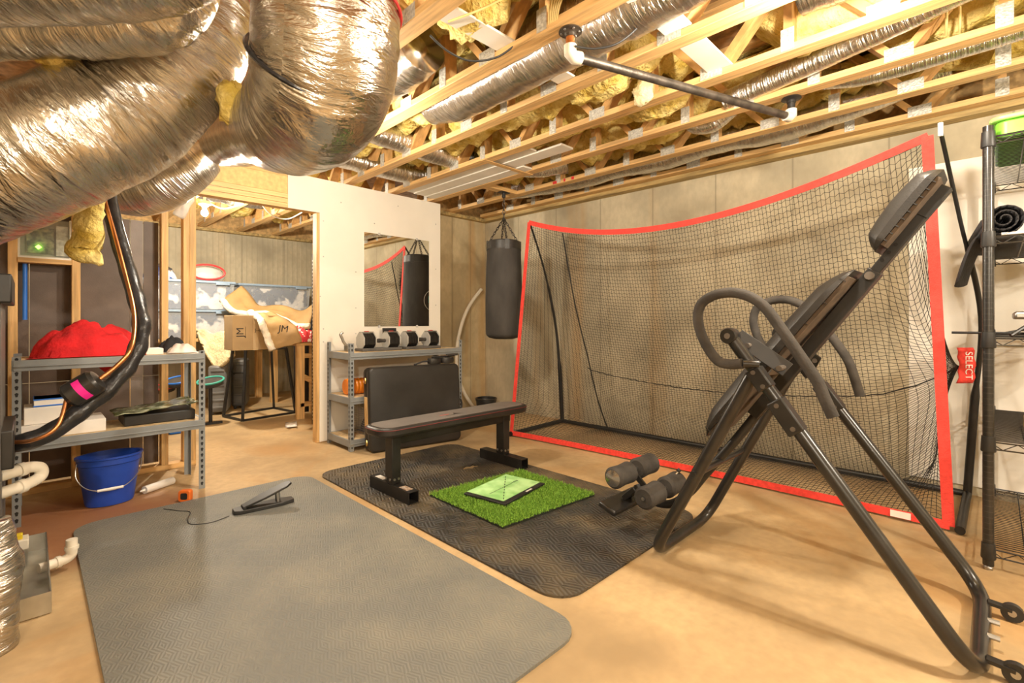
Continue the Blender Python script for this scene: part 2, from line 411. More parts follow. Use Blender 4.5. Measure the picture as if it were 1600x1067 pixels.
# ------------------------------------------------------------ the room shell
XR, YB, YS, YP = 4.30, 4.80, 8.05, 4.40     # right wall, corner wall, storage wall, partition face
CH, SILL = 2.46, 2.42                       # truss underside, underside of sill plate
TOP = 2.88
X0, Y0 = -2.2, -2.4
def slab(name, x0, x1, y0, y1, z0, z1, mat): return struct(obj(name, B().box(x0,x1,y0,y1,z0,z1), mat, smooth=False))
slab('floor', X0-.2, XR+.2, Y0-.2, YS+.2, -.1, 0, floor_mat())
slab('ceiling', X0-.2, XR+.2, Y0-.2, YS+.2, TOP, TOP+.04, osb_dark)
wr = slab('wall_right', XR, XR+.2, Y0, YB+.2, 0, SILL, conc_y)
slab('wall_corner', 3.32, XR, YB, YB+.2, 0, SILL, conc_x)
slab('wall_storage_right', 3.32, 3.52, YB+.2, YS, 0, SILL, conc_y)
slab('wall_storage_back', X0, 3.52, YS, YS+.2, 0, SILL, conc_s)
slab('wall_left', X0-.2, X0, Y0, YS+.2, 0, TOP, conc_y)
slab('wall_rear', X0, XR+.2, Y0-.2, Y0, 0, TOP, conc_b)
obj('white_panel', B().box(XR-.012, XR, -1.3, .42, .06, 2.17), white_board, wr, smooth=False, label='white painted panel fixed to the concrete')
# sill plates on top of the concrete, rim boards above them
struct(obj('trim_1', B().box(XR-.10, XR+.04, Y0, YB+.1, SILL, SILL+.04), sill_m, bevel=.003))
struct(obj('trim_2', B().box(3.30, XR-.10, YB-.07, YB+.07, SILL, SILL+.04), sill_m, bevel=.003))
struct(obj('trim_3', B().box(X0, 3.30, YS-.09, YS+.05, SILL, SILL+.04), sill_m, bevel=.003))
struct(obj('trim_4', B().box(XR+.04, XR+.08, Y0, YB+.1, SILL, TOP), osb_m))
struct(obj('trim_5', B().box(3.30, XR+.04, YB+.07, YB+.11, SILL, TOP), osb_m))
struct(obj('trim_6', B().box(X0, 3.52, YS+.05, YS+.09, SILL, TOP), osb_m))

# partition: studs, header, drywall, sheathing
pw = thing('wall_partition', None, None, (1.3, YP+.05, 0)); struct(pw)
SX = [(-.095,-.05), (.205,.25), (.702,.745), (.84,.882), (1.872,1.912), (2.35,2.39), (2.85,2.89), (3.22,3.262)]
for (a, b_) in SX:
    obj('stud', B().box(a, b_, YP+.013, YP+.10, .04, 2.40 if a != 1.872 else 2.12), wood_z, pw, bevel=.003)
obj('jack_stud', B().box(.882, .924, YP+.013, YP+.10, .04, 2.12), wood_z, pw, bevel=.003)
for (a, b_) in ((-.7,.924), (1.872,3.262)):
    obj('sole_plate', B().box(a, b_, YP+.013, YP+.10, 0, .04), wood_x, pw, bevel=.003)
for (a, b_) in ((-.7,.84), (.924,3.262)):
    obj('top_plate', B().box(a, b_, YP+.013, YP+.10, 2.40, 2.44), wood_x, pw, bevel=.003)
for k in range(3): obj('header_board', B().box(.884, 1.872, YP+.008-.002*k, YP+.10, 2.12+k*.042, 2.16+k*.042), header_m, pw, bevel=.002)
obj('header_panel', B().box(.884, 1.872, YP+.012, YP+.10, 2.247, 2.398), M('pale_osb', (.72,.48,.2), .7, scale=26, var=.14), pw, smooth=False)
NB = B(); NB.prism([(1.613,2.435),(1.613,2.12),(1.895,2.12),(1.895,.01),(3.263,.01),(3.263,2.435)], 0, .013, frame((0, YP+.013, 0), (1,0,0), (0,0,1)))
dw = obj('drywall_sheet', NB, dry_m, pw, smooth=False)
sc = B()
for (a, z) in [(1.93,2.05),(1.93,1.72),(1.93,1.05),(1.93,.93),(2.25,1.6),(2.25,1.25),(2.25,1.0),(2.45,2.1),(2.72,2.32),(2.1,2.25),(3.2,2.2),(3.2,1.7),(3.2,1.3),(3.2,.95),(1.9,1.35)]:
    sc.cyl((a, YP+.002, z), (a, YP-.0015, z), .006, 8)
obj('screw_heads', sc, steel_m, dw, kind='stuff')
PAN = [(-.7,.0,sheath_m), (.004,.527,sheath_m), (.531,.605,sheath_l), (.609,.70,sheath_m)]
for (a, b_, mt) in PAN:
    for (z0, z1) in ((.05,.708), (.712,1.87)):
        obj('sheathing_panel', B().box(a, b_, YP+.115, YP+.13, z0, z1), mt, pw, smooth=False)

# ------------------------------------------------------------ floor trusses
TX = [.27, .76, 1.25, 1.73, 2.22, 2.71, 3.20, 3.69, 4.16]
TL = ['wooden floor truss crossing above the storage opening, farthest left one', 'wooden floor truss, second from the left, running over the storage opening',
      'wooden floor truss just right of the big foil elbow', 'wooden floor truss that carries the round flange of the iron pipe',
      'wooden floor truss running right of the iron pipe flange', 'wooden floor truss with white boards on its right side',
      'wooden floor truss with white boards on its left side', 'wooden floor truss with red writing near the punching bag mount', 'wooden floor truss resting along the right concrete wall']
web_mesh = {}
def truss(x, y0, y1, label):
    t = thing('floor_truss', label, 'truss', (x, (y0+y1)/2, CH), 'floor trusses of the ceiling')
    obj('bottom_chord', B().box(x-.045, x+.045, y0, y1, CH, CH+.038), wood_y, t, bevel=.003)
    obj('top_chord', B().box(x-.045, x+.045, y0, y1, TOP-.04, TOP-.002), wood_y, t, bevel=.003)
    y = y0+.35; k = 0; zb, zt = CH+.038, TOP-.04
    def part(key, name, b, mat, yy):
        if key not in web_mesh:
            o = obj(name, b, mat, t, smooth=False); web_mesh[key] = (o.data, V((x, yy, 0)), OR[t].copy())
        else:
            me, p0, o0 = web_mesh[key]
            o = bpy.data.objects.new(name, me); COL.objects.link(o); o.parent = t; OR[o] = OR[t]
            o.location = (V((x, yy, 0))-p0) - (OR[t]-o0)
        return o
    while y < y1-.3:
        part('v', 'web', B().box(x-.043, x+.043, y-.019, y+.019, zb, zt), wood_web, y)
        part('p', 'connector_plate', B().box(x-.0475, x-.0452, y-.03, y+.03, CH+.008, CH+.115), plate_m, y)
        yb = y+.38
        if yb < y1-.3:
            part('d1', 'web', B().bar((x, y+.05, zt), (x, yb-.03, zb), .086, .038), wood_web, y)
            part('d2', 'web', B().bar((x, yb+.03, zb), (x, y+.71, zt), .086, .038), wood_web, y)
            part('q', 'connector_plate', B().box(x-.0475, x-.0452, yb-.06, yb+.06, CH+.006, CH+.072), plate_m, y)
        y += .76
    return t
for i, (x, lb) in enumerate(zip(TX, TL)):
    truss(x, 2.9 if i < 2 else -1.9, 7.94 if x < 3.1 else (4.86 if x < 4 else 4.7), lb)

# ------------------------------------------------------------ ducts
DUCTS = []
def duct(name, pts, label, mat=foil_big, n=40, k=14, jit=.035, fr=7, seed=0, cat='duct', group=None, parent=None):
    """pts: (Vector, radius)"""
    q = crom([(*p, r) for p, r in pts], k)
    DUCTS.extend(q[::3])
    b = B().tube([V(c[:3]) for c in q], [c[3] for c in q], n, jit=jit, fr=fr, seed=seed)
    o = obj(name, b, mat, parent, ang=180)
    if label: tag(o, label, cat, group)
    return o
# big insulated trunk from the air handler
d1 = thing('insulated_trunk_duct', 'large foil-wrapped duct slanting up from the air handler on the left', 'duct', U(30,345,d=2.05))
duct('duct_body', [(U(-95,310,d=1.9),.23),(U(5,262,d=1.9),.245),(U(105,218,d=1.95),.248),(U(200,175,d=2.05),.24),(U(268,124,d=2.10),.208),(U(316,60,d=2.13),.19),(U(336,-20,d=2.16),.185),(U(344,-120,d=2.2),.185)], None, foil_big, 64, 20, .035, 7, 1, parent=d1)
# foil elbow dropping from the ceiling
d2 = thing('foil_elbow_duct', 'large foil-wrapped duct elbow hanging from the ceiling left of centre', 'duct', U(490,250,d=1.85))
duct('duct_body', [(U(508,-150,d=1.72),.245),(U(510,-60,d=1.72),.25),(U(512,20,d=1.74),.252),(U(510,100,d=1.78),.25),(U(494,160,d=1.87),.237),(U(450,195,d=2.07),.208),(U(410,203,d=2.32),.165),(U(378,212,d=2.6),.155),(U(352,222,d=2.85),.14)], None, foil_big, 64, 20, .04, 7, 4, parent=d2)
bt = B()
c0, c1 = U(508,95,d=1.78), U(498,132,d=1.83)
ax = (c1-c0).normalized(); a1 = ax.cross(V((0,0,1))).normalized() if abs(ax.z) < .95 else ax.cross(V((1,0,0))).normalized(); a2 = ax.cross(a1)
for (off, rr, w) in ((.04, .254, .009), ):
    cc = c0+ax*off
    bt.tube([cc+(a1*math.cos(t)+a2*math.sin(t))*rr for t in [2*PI*i/48 for i in range(48)]], w, 6, closed=True)
obj('seam_tape', bt, black_tape, d2)
cc = U(512,14,d=1.735)
bt = B(); bt.tube([cc+V((math.cos(2*PI*i/48)*.257, math.sin(2*PI*i/48)*.257, 0)) for i in range(48)], .006, 6, closed=True)
obj('red_band', bt, red_plain, d2)
# smaller ducts of the same cluster
duct('flex_duct', [(U(318,240,d=3.05),.13),(U(288,260,d=3.0),.16),(U(240,285,d=2.98),.185),(U(190,288,d=2.98),.18),(U(150,262,d=2.98),.17)], 'silver flexible duct sagging behind the big slanting trunk', foil_rib, 40, 14, .03, 9, 9)
duct('insulated_duct', [(U(-160,-52,d=1.45),.155),(U(0,-50,d=1.45),.15),(U(120,-52,d=1.45),.148),(U(220,-58,d=1.45),.145),(U(300,-90,d=1.45),.14)], 'foil duct running along the very top left corner', foil_big, 48, 14, .05, 8, 12)
duct('insulated_duct', [(U(-90,45,d=1.75),.105),(U(60,40,d=1.75),.11),(U(170,36,d=1.75),.115),(U(255,24,d=1.75),.11),(U(292,-20,d=1.76),.10),(U(298,-90,d=1.78),.10)], 'crumpled foil duct tucked below the top left duct', foil_big, 40, 14, .09, 9, 15)
# strip of insulation hanging from the trunk
q = crom([(*U(148,300,d=2.42),.05),(*U(140,330,d=2.42),.055),(*U(138,365,d=2.42),.06),(*U(130,392,d=2.42),.065),(*U(148,402,d=2.42),.035),(*U(158,414,d=2.42),.012)], 6)
tag(obj('insulation_strip', B().tube([V(c[:3]) for c in q], [c[3] for c in q], 16, jit=.25, fr=14, seed=3), insul, ang=180), 'yellow insulation strip hanging below the slanting trunk', 'insulation')
# plastic sheeting tied off at the stud
q = crom([(*U(298,268,d=3.2),.03),(*U(300,290,d=3.2),.028),(*U(290,318,d=3.2),.035),(*U(278,338,d=3.2),.03)], 6)
tag(obj('plastic_sheeting', B().tube([V(c[:3]) for c in q], [c[3] for c in q], 10, jit=.4, fr=20, seed=8), clear_film, ang=180), 'torn clear plastic sheeting hanging beside the door stud', 'sheeting')
# ducts inside the truss space
FG = 'flexible ducts inside the truss space'
def run(pts, r, label, mat=foil_flex, jit=.07, seed=0, n=28, k=10): return duct('flex_duct', [(V(p), r if not isinstance(r, list) else r[i]) for i, p in enumerate(pts)], label, mat, n, k, jit, 10, seed, group=FG)
run([(1.50,3.4,2.62),(1.50,2.9,2.60),(1.50,2.45,2.59),(1.50,2.2,2.62)], .15, 'wrinkled silver duct section right beside the foil elbow', seed=20)
run([(1.965,.55,2.66),(1.965,.95,2.63),(1.965,1.4,2.61),(1.965,1.9,2.60),(1.965,2.4,2.59),(1.965,2.75,2.60)], [.165,.17,.17,.165,.16,.12], 'wide wrinkled silver duct under the white strip by the pipe flange', seed=22)
run([(2.27,.05,2.68),(2.45,.35,2.66),(2.47,.62,2.66)], .15, 'silver duct end near the top edge right of the cable', seed=24)
run([(1.7,3.38,2.60),(2.22,3.40,2.59),(2.6,3.42,2.59),(2.85,3.45,2.64)], .105, 'silver duct crossing the trusses, nearer one beyond the elbow', seed=26)
run([(1.6,4.12,2.61),(2.2,4.12,2.59),(2.7,4.1,2.59),(3.1,4.05,2.62)], .105, 'silver duct crossing the trusses just above the drywall top', seed=28)
run([(2.95,3.35,2.62),(3.2,3.22,2.60),(3.45,3.1,2.60),(3.64,2.9,2.64)], .10, 'short silver duct beside the punching bag mount', seed=30)
run([(3.93,4.3,2.66),(3.93,3.6,2.60),(3.93,2.9,2.56),(3.93,2.5,2.575),(3.93,2.05,2.55),(3.93,1.55,2.575),(3.93,1.1,2.55),(3.93,.6,2.6),(3.95,.2,2.68)], .10, 'long sagging silver duct along the right concrete wall', seed=32, k=12)
run([(3.16,1.22,2.53),(3.13,1.0,2.545),(3.08,.72,2.56),(3.0,.35,2.58),(2.93,.05,2.60),(2.90,-.5,2.62)], .062, 'long shiny ribbed hose duct crossing the upper right', foil_rib, .03, 34, k=16)
run([(3.44,.75,2.60),(3.45,.55,2.555),(3.45,.3,2.55),(3.45,-.1,2.56),(3.43,-.6,2.6)], .055, 'thin ribbed hose duct at the right edge', foil_rib, .03, 36, k=14)
run([(3.50,1.62,2.64),(3.46,1.55,2.56),(3.44,1.42,2.53),(3.46,1.30,2.60)], .062, 'ribbed white duct elbow dipping between trusses', foil_rib, .02, 38, k=12)
run([(1.2,6.2,2.62),(1.5,6.25,2.59),(2.0,6.3,2.60)], .12, 'silver duct above the bulb in the storage room', seed=40)

# ------------------------------------------------------------ insulation between the trusses
def batt(x0, x1, y0, y1, zl, zu, amp, seed, label, mat=insul, name='insulation_batt'):
    b = B(); nx, ny = 9, max(8, int((y1-y0)/.06))
    def low(u, v):
        x = x0+(x1-x0)*u; y = y0+(y1-y0)*v
        e = min(1, 6*min(u, 1-u)+.15)*min(1, 9*min(v, 1-v)+.1)
        z = zl - amp*(.9*N3((x,y,0),4.2,seed)+.7*abs(N3((x,y,0),9,seed+3))+.3*N3((x,y,0),21,seed))
        z = zu-(zu-z)*e
        for c in DUCTS:
            rr = c[3]*1.13+.012; h2 = rr*rr-(c[0]-x)**2-(c[1]-y)**2
            if h2 > 0: z = max(z, c[2]+math.sqrt(h2))
        return (x, y, min(z, zu-.004))
    b.grid(nx, ny, low); n0 = len(b.v)
    b.grid(nx, ny, lambda u, v: (x0+(x1-x0)*u, y0+(y1-y0)*v, zu))
    o = obj(name, b, mat, ang=180); tag(o, label, 'insulation', 'yellow insulation batts between the trusses'); return o
def clump(p, r, sc_, seed, label, mat=insul):
    b = B(); n = 18; m = 12; vs = []; fs = []
    for j in range(m+1):
        th = PI*j/m
        for i in range(n):
            ph = 2*PI*i/n; d = V((math.sin(th)*math.cos(ph), math.sin(th)*math.sin(ph), math.cos(th)))
            k = r*(1+.35*N3(d,2.1,seed)+.22*N3(d,5,seed+2)); vs.append(V(p)+V((d.x*k*sc_[0], d.y*k*sc_[1], d.z*k*sc_[2])))
    for j in range(m):
        for i in range(n): fs.append((j*n+i, (j+1)*n+i, (j+1)*n+(i+1)%n, j*n+(i+1)%n))
    b.add(vs, fs); DUCTS.append((*p, r*min(sc_[0],sc_[1])))
    return tag(obj('insulation_clump', b, mat, ang=180), label, 'insulation', 'loose clumps of insulation')
clump((2.47,1.75,2.62), .15, (1,1.6,.8), 1, 'torn yellow insulation clump between trusses below the iron pipe')
clump((2.98,1.62,2.60), .14, (1,1.5,.8), 2, 'torn yellow insulation clump near the end of the shiny hose duct')
clump((2.62,1.50,2.50), .07, (.7,.9,1.1), 3, 'small pale insulation tuft hanging beside the iron pipe', insul2)
clump((3.45,1.85,2.60), .13, (1,1.6,.8), 4, 'yellow insulation clump sagging next to the ribbed white elbow')
clump((1.97,2.75,2.60), .13, (1,1.7,.8), 5, 'yellow insulation clump behind the wide wrinkled duct')
clump((1.50,1.75,2.62), .14, (1,1.7,.8), 6, 'yellow insulation clump over the black hanging wire')
clump((.86,1.62,2.13), .085, (.45,.7,1.3), 7, 'torn yellow insulation poking out of the foil elbow')
clump(U(92,88,d=1.85), .07, (1,1,.8), 8, 'yellow insulation tuft between the two upper left ducts')
clump(U(362,160,d=2.05), .07, (.8,.8,1.3), 9, 'yellow insulation tuft in the gap left of the foil elbow')

BATTS = [(1.30,1.68,-1.5,.3,'above the pipe flange end'), (1.30,1.68,.45,4.3,'in the bay beside the foil elbow'), (1.78,2.17,-1.5,.9,'ahead of the long white strip'),
 (1.78,2.17,1.2,4.3,'above the wide wrinkled duct'), (2.27,2.66,-1.6,.75,'right of the black hanging cable'), (2.27,2.66,1.15,4.3,'left of the white boards'),
 (2.76,3.15,-1.7,1.0,'above the long shiny hose duct'), (2.76,3.15,1.35,4.2,'over the white boards'), (3.25,3.64,-1.7,.6,'above the thin ribbed duct'), (3.25,3.64,.75,3.9,'above the punching bag mount'),
 (3.74,4.10,-1.7,4.2,'in the bay along the right concrete wall'), (1.30,1.68,4.7,7.6,'in the storage ceiling over the bulb'), (1.78,2.17,4.7,7.6,'in the storage ceiling right of the bulb'), (2.27,2.66,4.7,7.6,'in the storage ceiling near its right corner')]
for i, (a, b_, c, d, s) in enumerate(BATTS):
    batt(a-.01, b_+.01, c, d, 2.60, TOP-.042, .10, i*5.3, 'lumpy yellow insulation batt '+s)
# pull-up pipe
pp = thing('pull_up_pipe', 'dark iron pipe slung diagonally under the trusses by two flanges', 'pipe', (2.5,1.1,2.33))
A, C = V((1.765,1.385,0)), V((3.235,.865,0))
zp = 2.345
obj('pipe', B().cyl((A.x,A.y,zp), (C.x,C.y,zp), .0215, 16), iron, pp)
for (e, fl) in ((A, iron), (C, black_satin)):
    obj('flange', B().lathe([(.0,0),(.052,0),(.054,.006),(.03,.010),(.024,.016),(.024,.03)][::-1], (e.x, e.y, CH-.002), 24, M=Matrix.Translation((0,0,2*(CH-.002)))@Matrix.Scale(-1,4,(0,0,1))), fl, pp)
    obj('riser', B().cyl((e.x,e.y,zp+.03), (e.x,e.y,CH-.01), .021, 16), copper if e is A else black_satin, pp)
    obj('elbow', B().tube([V((e.x,e.y,zp+.045)), V((e.x,e.y,zp+.01)), V((e.x,e.y,zp))+(C-A).normalized()*(.02 if e is A else -.02)+V((0,0,-.004)), V((e.x,e.y,zp))+(C-A).normalized()*(.055 if e is A else -.055)], .03, 16), pvc, pp)
for e in (A,):
    bb = B()
    for k in range(6): bb.cyl((e.x+.04*math.cos(k*PI/3), e.y+.04*math.sin(k*PI/3), CH-.014), (e.x+.04*math.cos(k*PI/3), e.y+.04*math.sin(k*PI/3), CH-.004), .006, 8)
    obj('flange_screws', bb, steel_m, pp, kind='stuff')
# loop of yellow cable over the flange truss
yc = thing('cable_bundle', 'bundle of pale yellow cables looped over the truss above the flange', 'cable', (1.73,1.42,2.5))
for k in range(6):
    obj('cable', B().tube(crom([(1.68,1.30+.02*k,2.80),(1.675,1.33+.018*k,2.62),(1.678,1.38+.012*k,2.52),(1.69,1.40+.01*k,2.475)], 6), .004, 6), yellow_wire, yc)
def cable(pts, r, mat, label, name='cable'): return tag(obj(name, B().tube(crom(pts, 8), r, 8), mat), label, 'cable')
cable([U(672,55,d=2.3),U(700,80,d=2.35),U(735,95,d=2.4),U(775,90,d=2.4),U(806,70,d=2.38)], .005, black_plastic, 'dark cable sagging between trusses near the foil elbow')
cable([U(898,72,d=2.2),U(930,76,d=2.2),U(968,66,d=2.2),U(1005,32,d=2.2),U(1030,-20,d=2.2)], .005, black_plastic, 'black cable curving up from the pipe flange')
cable([U(1478,55,d=2.4),U(1479,30,d=2.35),U(1480,-30,d=2.35)], .006, yellow_wire, 'left one of two yellow cables hanging at the upper right')
cable([U(1500,60,d=2.4),U(1500,30,d=2.35),U(1499,-30,d=2.35)], .006, yellow_wire, 'right one of two yellow cables hanging at the upper right')
cable([U(700,34,d=2.1),U(750,15,d=2.1),U(800,-10,d=2.1)], .005, yellow_wire, 'thin cable running along the bay at the top')
cable([U(328,318,Z=CH-.008),U(350,326,Z=CH-.02),U(380,318,Z=CH-.008)], .008, white_wire, 'white cable leading away from the storage bulb')
cable([U(408,318,Z=CH-.008),U(425,336,Z=CH-.03),U(450,342,Z=CH-.03),U(478,328,Z=CH-.008)], .008, white_wire, 'white cable draped over the storage trusses')
# white strips and boards stored in the trusses
tag(obj('white_strip', B().box(1.30, 2.28, 1.68, 1.80, CH+.04, CH+.052), white_board, bevel=.002), 'white drywall strip lying across trusses left of the pipe', 'board', 'white boards in the ceiling')
tag(obj('white_strip', B().box(1.80, 2.72, 1.0, 1.13, CH+.04, CH+.052), white_board, bevel=.002), 'white drywall strip lying across trusses above the iron pipe', 'board', 'white boards in the ceiling')
for (a, b_, c, d, z, s) in ((2.77,2.88,2.6,4.36,.012,'leftmost of the white boards stored between the trusses'), (2.885,3.03,2.35,4.36,.004,'middle white board, longest of those between the trusses'), (3.035,3.15,2.9,4.36,-.004,'rightmost of the white boards stored between the trusses')):
    tag(obj('white_board', B().box(a, b_, c, d, CH+z+.008, CH+z+.024), white_board, bevel=.002), s, 'board', 'white boards in the ceiling')
tag(obj('wood_cleat', B().box(2.66, 3.25, 2.98, 3.03, CH-.006, CH), wood_x), 'thin wooden cleat holding up the white boards', 'cleat')
rt = B()
for k, (y, w) in enumerate(((3.05,.05),(2.93,.02),(2.83,.03))): rt.box(3.6415,3.6435,y-w/2,y+w/2,CH+.005,CH+.032)
tag(obj('red_marking', rt, red_plain, smooth=False), 'red paint marks on the truss side near the bag', 'marking')

# ------------------------------------------------------------ lamps
def bulb_lamp(p, watts, label):
    x, y, z = p
    t = thing('bulb_lamp', label, 'lamp', (x, y, z-.06), 'bare ceiling bulbs')
    obj('socket', B().lathe([(.055,.10),(.055,.07),(.03,.05),(.022,.03)][::-1], (x, y, z-.01), 20), white_m, t)
    obj('junction_arm', B().cyl((x, y, z+.08), (x, y, TOP-.02), .012, 8), white_m, t)
    obj('bulb', B().lathe([(.0,-.062),(.018,-.06),(.03,-.045),(.034,-.028),(.028,-.008),(.016,.012),(.014,.022)], (x, y, z), 20), bulb_glow, t, ang=180)
    L = bpy.data.lights.new('bulb_light', 'POINT'); L.energy = watts; L.color = LIGHT_COL; L.shadow_soft_size = .05
    lo = bpy.data.objects.new('bulb_light', L); COL.objects.link(lo); lo.location = (x, y, z-.11)
for (q, s) in zip(BULBS, ('bare bulb over the inversion table', 'bare bulb over the near left foreground', 'fill lamp added in the unseen near left part of the basement', 'fill lamp added in the unseen near right part of the basement', 'bare bulb hidden behind the foil elbow')):
    bulb_lamp(q[:3], q[3], s)
bulb_lamp(STORE_BULB[:3], STORE_BULB[3], 'glowing bare bulb in the storage room ceiling')

# ------------------------------------------------------------ mirror
mr = thing('wall_mirror', 'frameless rectangular mirror fixed to the drywall with clips', 'mirror', (2.72, YP, 1.07))
obj('glass', B().box(2.335, 3.105, YP-.006, YP-.0005, 1.07, 2.0), mirror_m, mr, smooth=False)
for (x, z) in ((2.5,1.068),(2.95,1.068),(2.5,2.002),(2.95,2.002)):
    obj('clip', B().box(x-.012, x+.012, YP-.010, YP-.0005, z-.012, z+.012), clear_film, mr, bevel=.002)

# ------------------------------------------------------------ floor mats
tag(obj('grey_floor_mat', B().prism(rrect(.165,1.425,1.05,3.53,.12), .001, .012), grey_rubber, ang=30), 'large grey rubber floor mat with rounded corners in the foreground', 'mat')
DM = rrect(1.485,2.74,1.2,3.51,.13)
hc = U(735,731,Z=0)
HOLE = [(hc.x+(.075+.018*math.sin(k*2.3))*math.cos(-2*PI*k/14), hc.y+(.034+.012*math.cos(k*3.1))*math.sin(-2*PI*k/14)) for k in range(14)]
iv = min(range(len(DM)), key=lambda i: (DM[i][0]-hc.x)**2+(DM[i][1]-hc.y)**2)
jv = min(range(14), key=lambda j: (HOLE[j][0]-DM[iv][0])**2+(HOLE[j][1]-DM[iv][1])**2)
DM = DM[:iv+1]+HOLE[jv:]+HOLE[:jv+1]+DM[iv:]          # torn hole, joined to the rim by a cut
tag(obj('dark_floor_mat', B().prism(DM, .001, .010), dark_rubber, ang=30), 'black diamond-tread rubber mat with a torn hole under the bench', 'mat')
tf = thing('turf_mat', 'square piece of bright green artificial turf on the black mat', 'turf', (2.17,2.17,.010))
TQ = [V((1.80,2.54,0)), V((2.56,2.46,0)), V((2.54,1.80,0)), V((1.79,1.86,0))]
obj('backing', B().prism([(p.x,p.y) for p in TQ][::-1], .010, .020), turf_base, tf)
PAD_INV = (Matrix.Translation((2.175,2.235,0)) @ Matrix.Rotation(math.radians(10), 4, 'Z')).inverted()
gb = B()
for k in range(15000):
    u, v = R.random(), R.random()
    p = TQ[0].lerp(TQ[1], u).lerp(TQ[3].lerp(TQ[2], u), v); a = R.uniform(0, 2*PI); h = R.uniform(.016, .030); w = .0042
    ql = PAD_INV @ V((p.x, p.y, 0))
    if abs(ql.x) < .24 and abs(ql.y) < .175: h = .012
    dx, dy = math.cos(a)*w, math.sin(a)*w; lx, ly = R.uniform(-.014,.014), R.uniform(-.014,.014)
    gb.add([(p.x-dx,p.y-dy,.019),(p.x+dx,p.y+dy,.019),(p.x+lx,p.y+ly,.019+h)], [(0,1,2)])
obj('grass_blades', gb, turf_m, tf, smooth=False, kind='stuff')
fb = B()
for k in range(420):
    u = R.random(); p = V((1.80,2.545,0)).lerp(V((2.50,2.475,0)), u); q = p+V((R.uniform(-.03,.03), R.uniform(-.012,.035), R.uniform(.012,.03)))
    fb.add([(p.x-.003,p.y,.012),(p.x+.003,p.y,.012),(q.x,q.y,q.z)], [(0,1,2)])
obj('frayed_edge', fb, M('straw_fray', (.50,.36,.17), .9, var=.2), tf, smooth=False, kind='stuff')
# impact pad
PM = Matrix.Translation((2.175,2.235,.033)) @ Matrix.Rotation(math.radians(10), 4, 'Z')
pm = thing('golf_impact_mat', 'small pale green golf impact mat with black edge on the turf', 'mat', (2.175,2.235,.033))
obj('rubber_base', B().prism([(-.225,-.16),(.225,-.16),(.225,.16),(-.225,.16)], 0, .012, PM), black_plastic, pm, bevel=.003)
pad_m = M('pale_green_velour', (.30,.66,.20), .9, scale=9, var=.18, col2=(.50,.80,.36))
obj('velour_top', B().prism([(-.195,-.125),(.223,-.125),(.223,.158),(-.195,.158)], .012, .0145, PM), pad_m, pm)
ln = B()
for k in range(9):
    t0 = -.9+.2*k; a = V((-.195,-.125,0)).lerp(V((.223,.158,0)), (t0+1)/2); c = V((-.195,-.125,0)).lerp(V((.223,.158,0)), (t0+1.1)/2)
    ln.bar(PM@V((a.x,a.y,.0152)), PM@V((c.x,c.y,.0152)), .005, .0008)
for k in range(4): ln.box(.10+.018*k,.108+.018*k,.012,.024,.0148,.0155, PM)
ln.box(-.15,.09,.012,.0155,.0148,.0152, PM)
obj('dashed_line', ln, ink, pm, smooth=False, kind='stuff')
obj('edge_logo', B().box(.02,.085,-.152,-.140,.0121,.0126, PM), white_m, pm, smooth=False)

# ------------------------------------------------------------ flat weight bench
bn = thing('weight_bench', 'flat black weight bench with grey-topped pad standing on the black mat', 'bench', (2.15,2.735,.011))
def pad_loop(x0,x1,y0,y1,r): return rrect(x0,x1,y0,y1,r,8)
obj('pad', B().prism(pad_loop(1.50,2.82,2.60,2.875,.10), .405, .462), black_vinyl, bn, ang=50, bevel=.016)
obj('pad_top', B().prism(pad_loop(1.53,2.79,2.628,2.848,.08), .461, .4645), M('grey_vinyl', (.14,.125,.115), .5, scale=7, var=.08, bump=.1, bscale=180), bn)
obj('red_piping', B().tube([V((x,y,.450)) for x,y in pad_loop(1.497,2.823,2.597,2.878,.103)], .0022, 6, closed=True), M('dark_red_piping', (.16,.02,.02), .6), bn)
obj('pad_logo', B().box(2.05,2.12,2.69,2.70,.4644,.4650).add([(2.12,2.70,.4651),(2.20,2.69,.4651),(2.15,2.75,.4651)], [(0,1,2)]), ink, bn, smooth=False)
obj('pad_logo_red', B().box(2.02,2.10,2.725,2.735,.4644,.4650), red_plain, bn, smooth=False)
obj('rail', B().box(1.63,2.68,2.70,2.775,.335,.404), black_satin, bn, bevel=.004)
for x in (1.655, 2.635):
    obj('post', B().box(x-.032,x+.032,2.695,2.78,.085,.404), black_satin, bn, bevel=.004)
    ft = B(); w, t = .036, .004
    ft.box(x-w,x+w,2.50,2.97,.012,.012+t); ft.box(x-w,x+w,2.50,2.97,.085-t,.085); ft.box(x-w,x-w+t,2.50,2.97,.012+t,.085-t); ft.box(x+w-t,x+w,2.50,2.97,.012+t,.085-t)
    f = obj('foot', ft, black_satin, bn, smooth=False)
    bo = B()
    for (yy, zz) in ((2.715,.115),(2.76,.115)): bo.cyl((x-.038,yy,zz),(x-.03,yy,zz),.008,10)
    for (xx) in (x-.015,x+.015): bo.cyl((xx,2.69,.115),(xx,2.697,.115),.008,10)
    pieces('bolt', bo, steel_m, bn)
obj('warning_sticker', B().box(1.632,1.678,2.54,2.63,.0851,.0857), M('orange_sticker', (.55,.30,.16), .5, scale=60, var=.3, col2=(.8,.75,.68)), bn, smooth=False)
obj('white_sticker', B().box(1.635,1.675,2.83,2.93,.0851,.0857), white_card, bn, smooth=False)

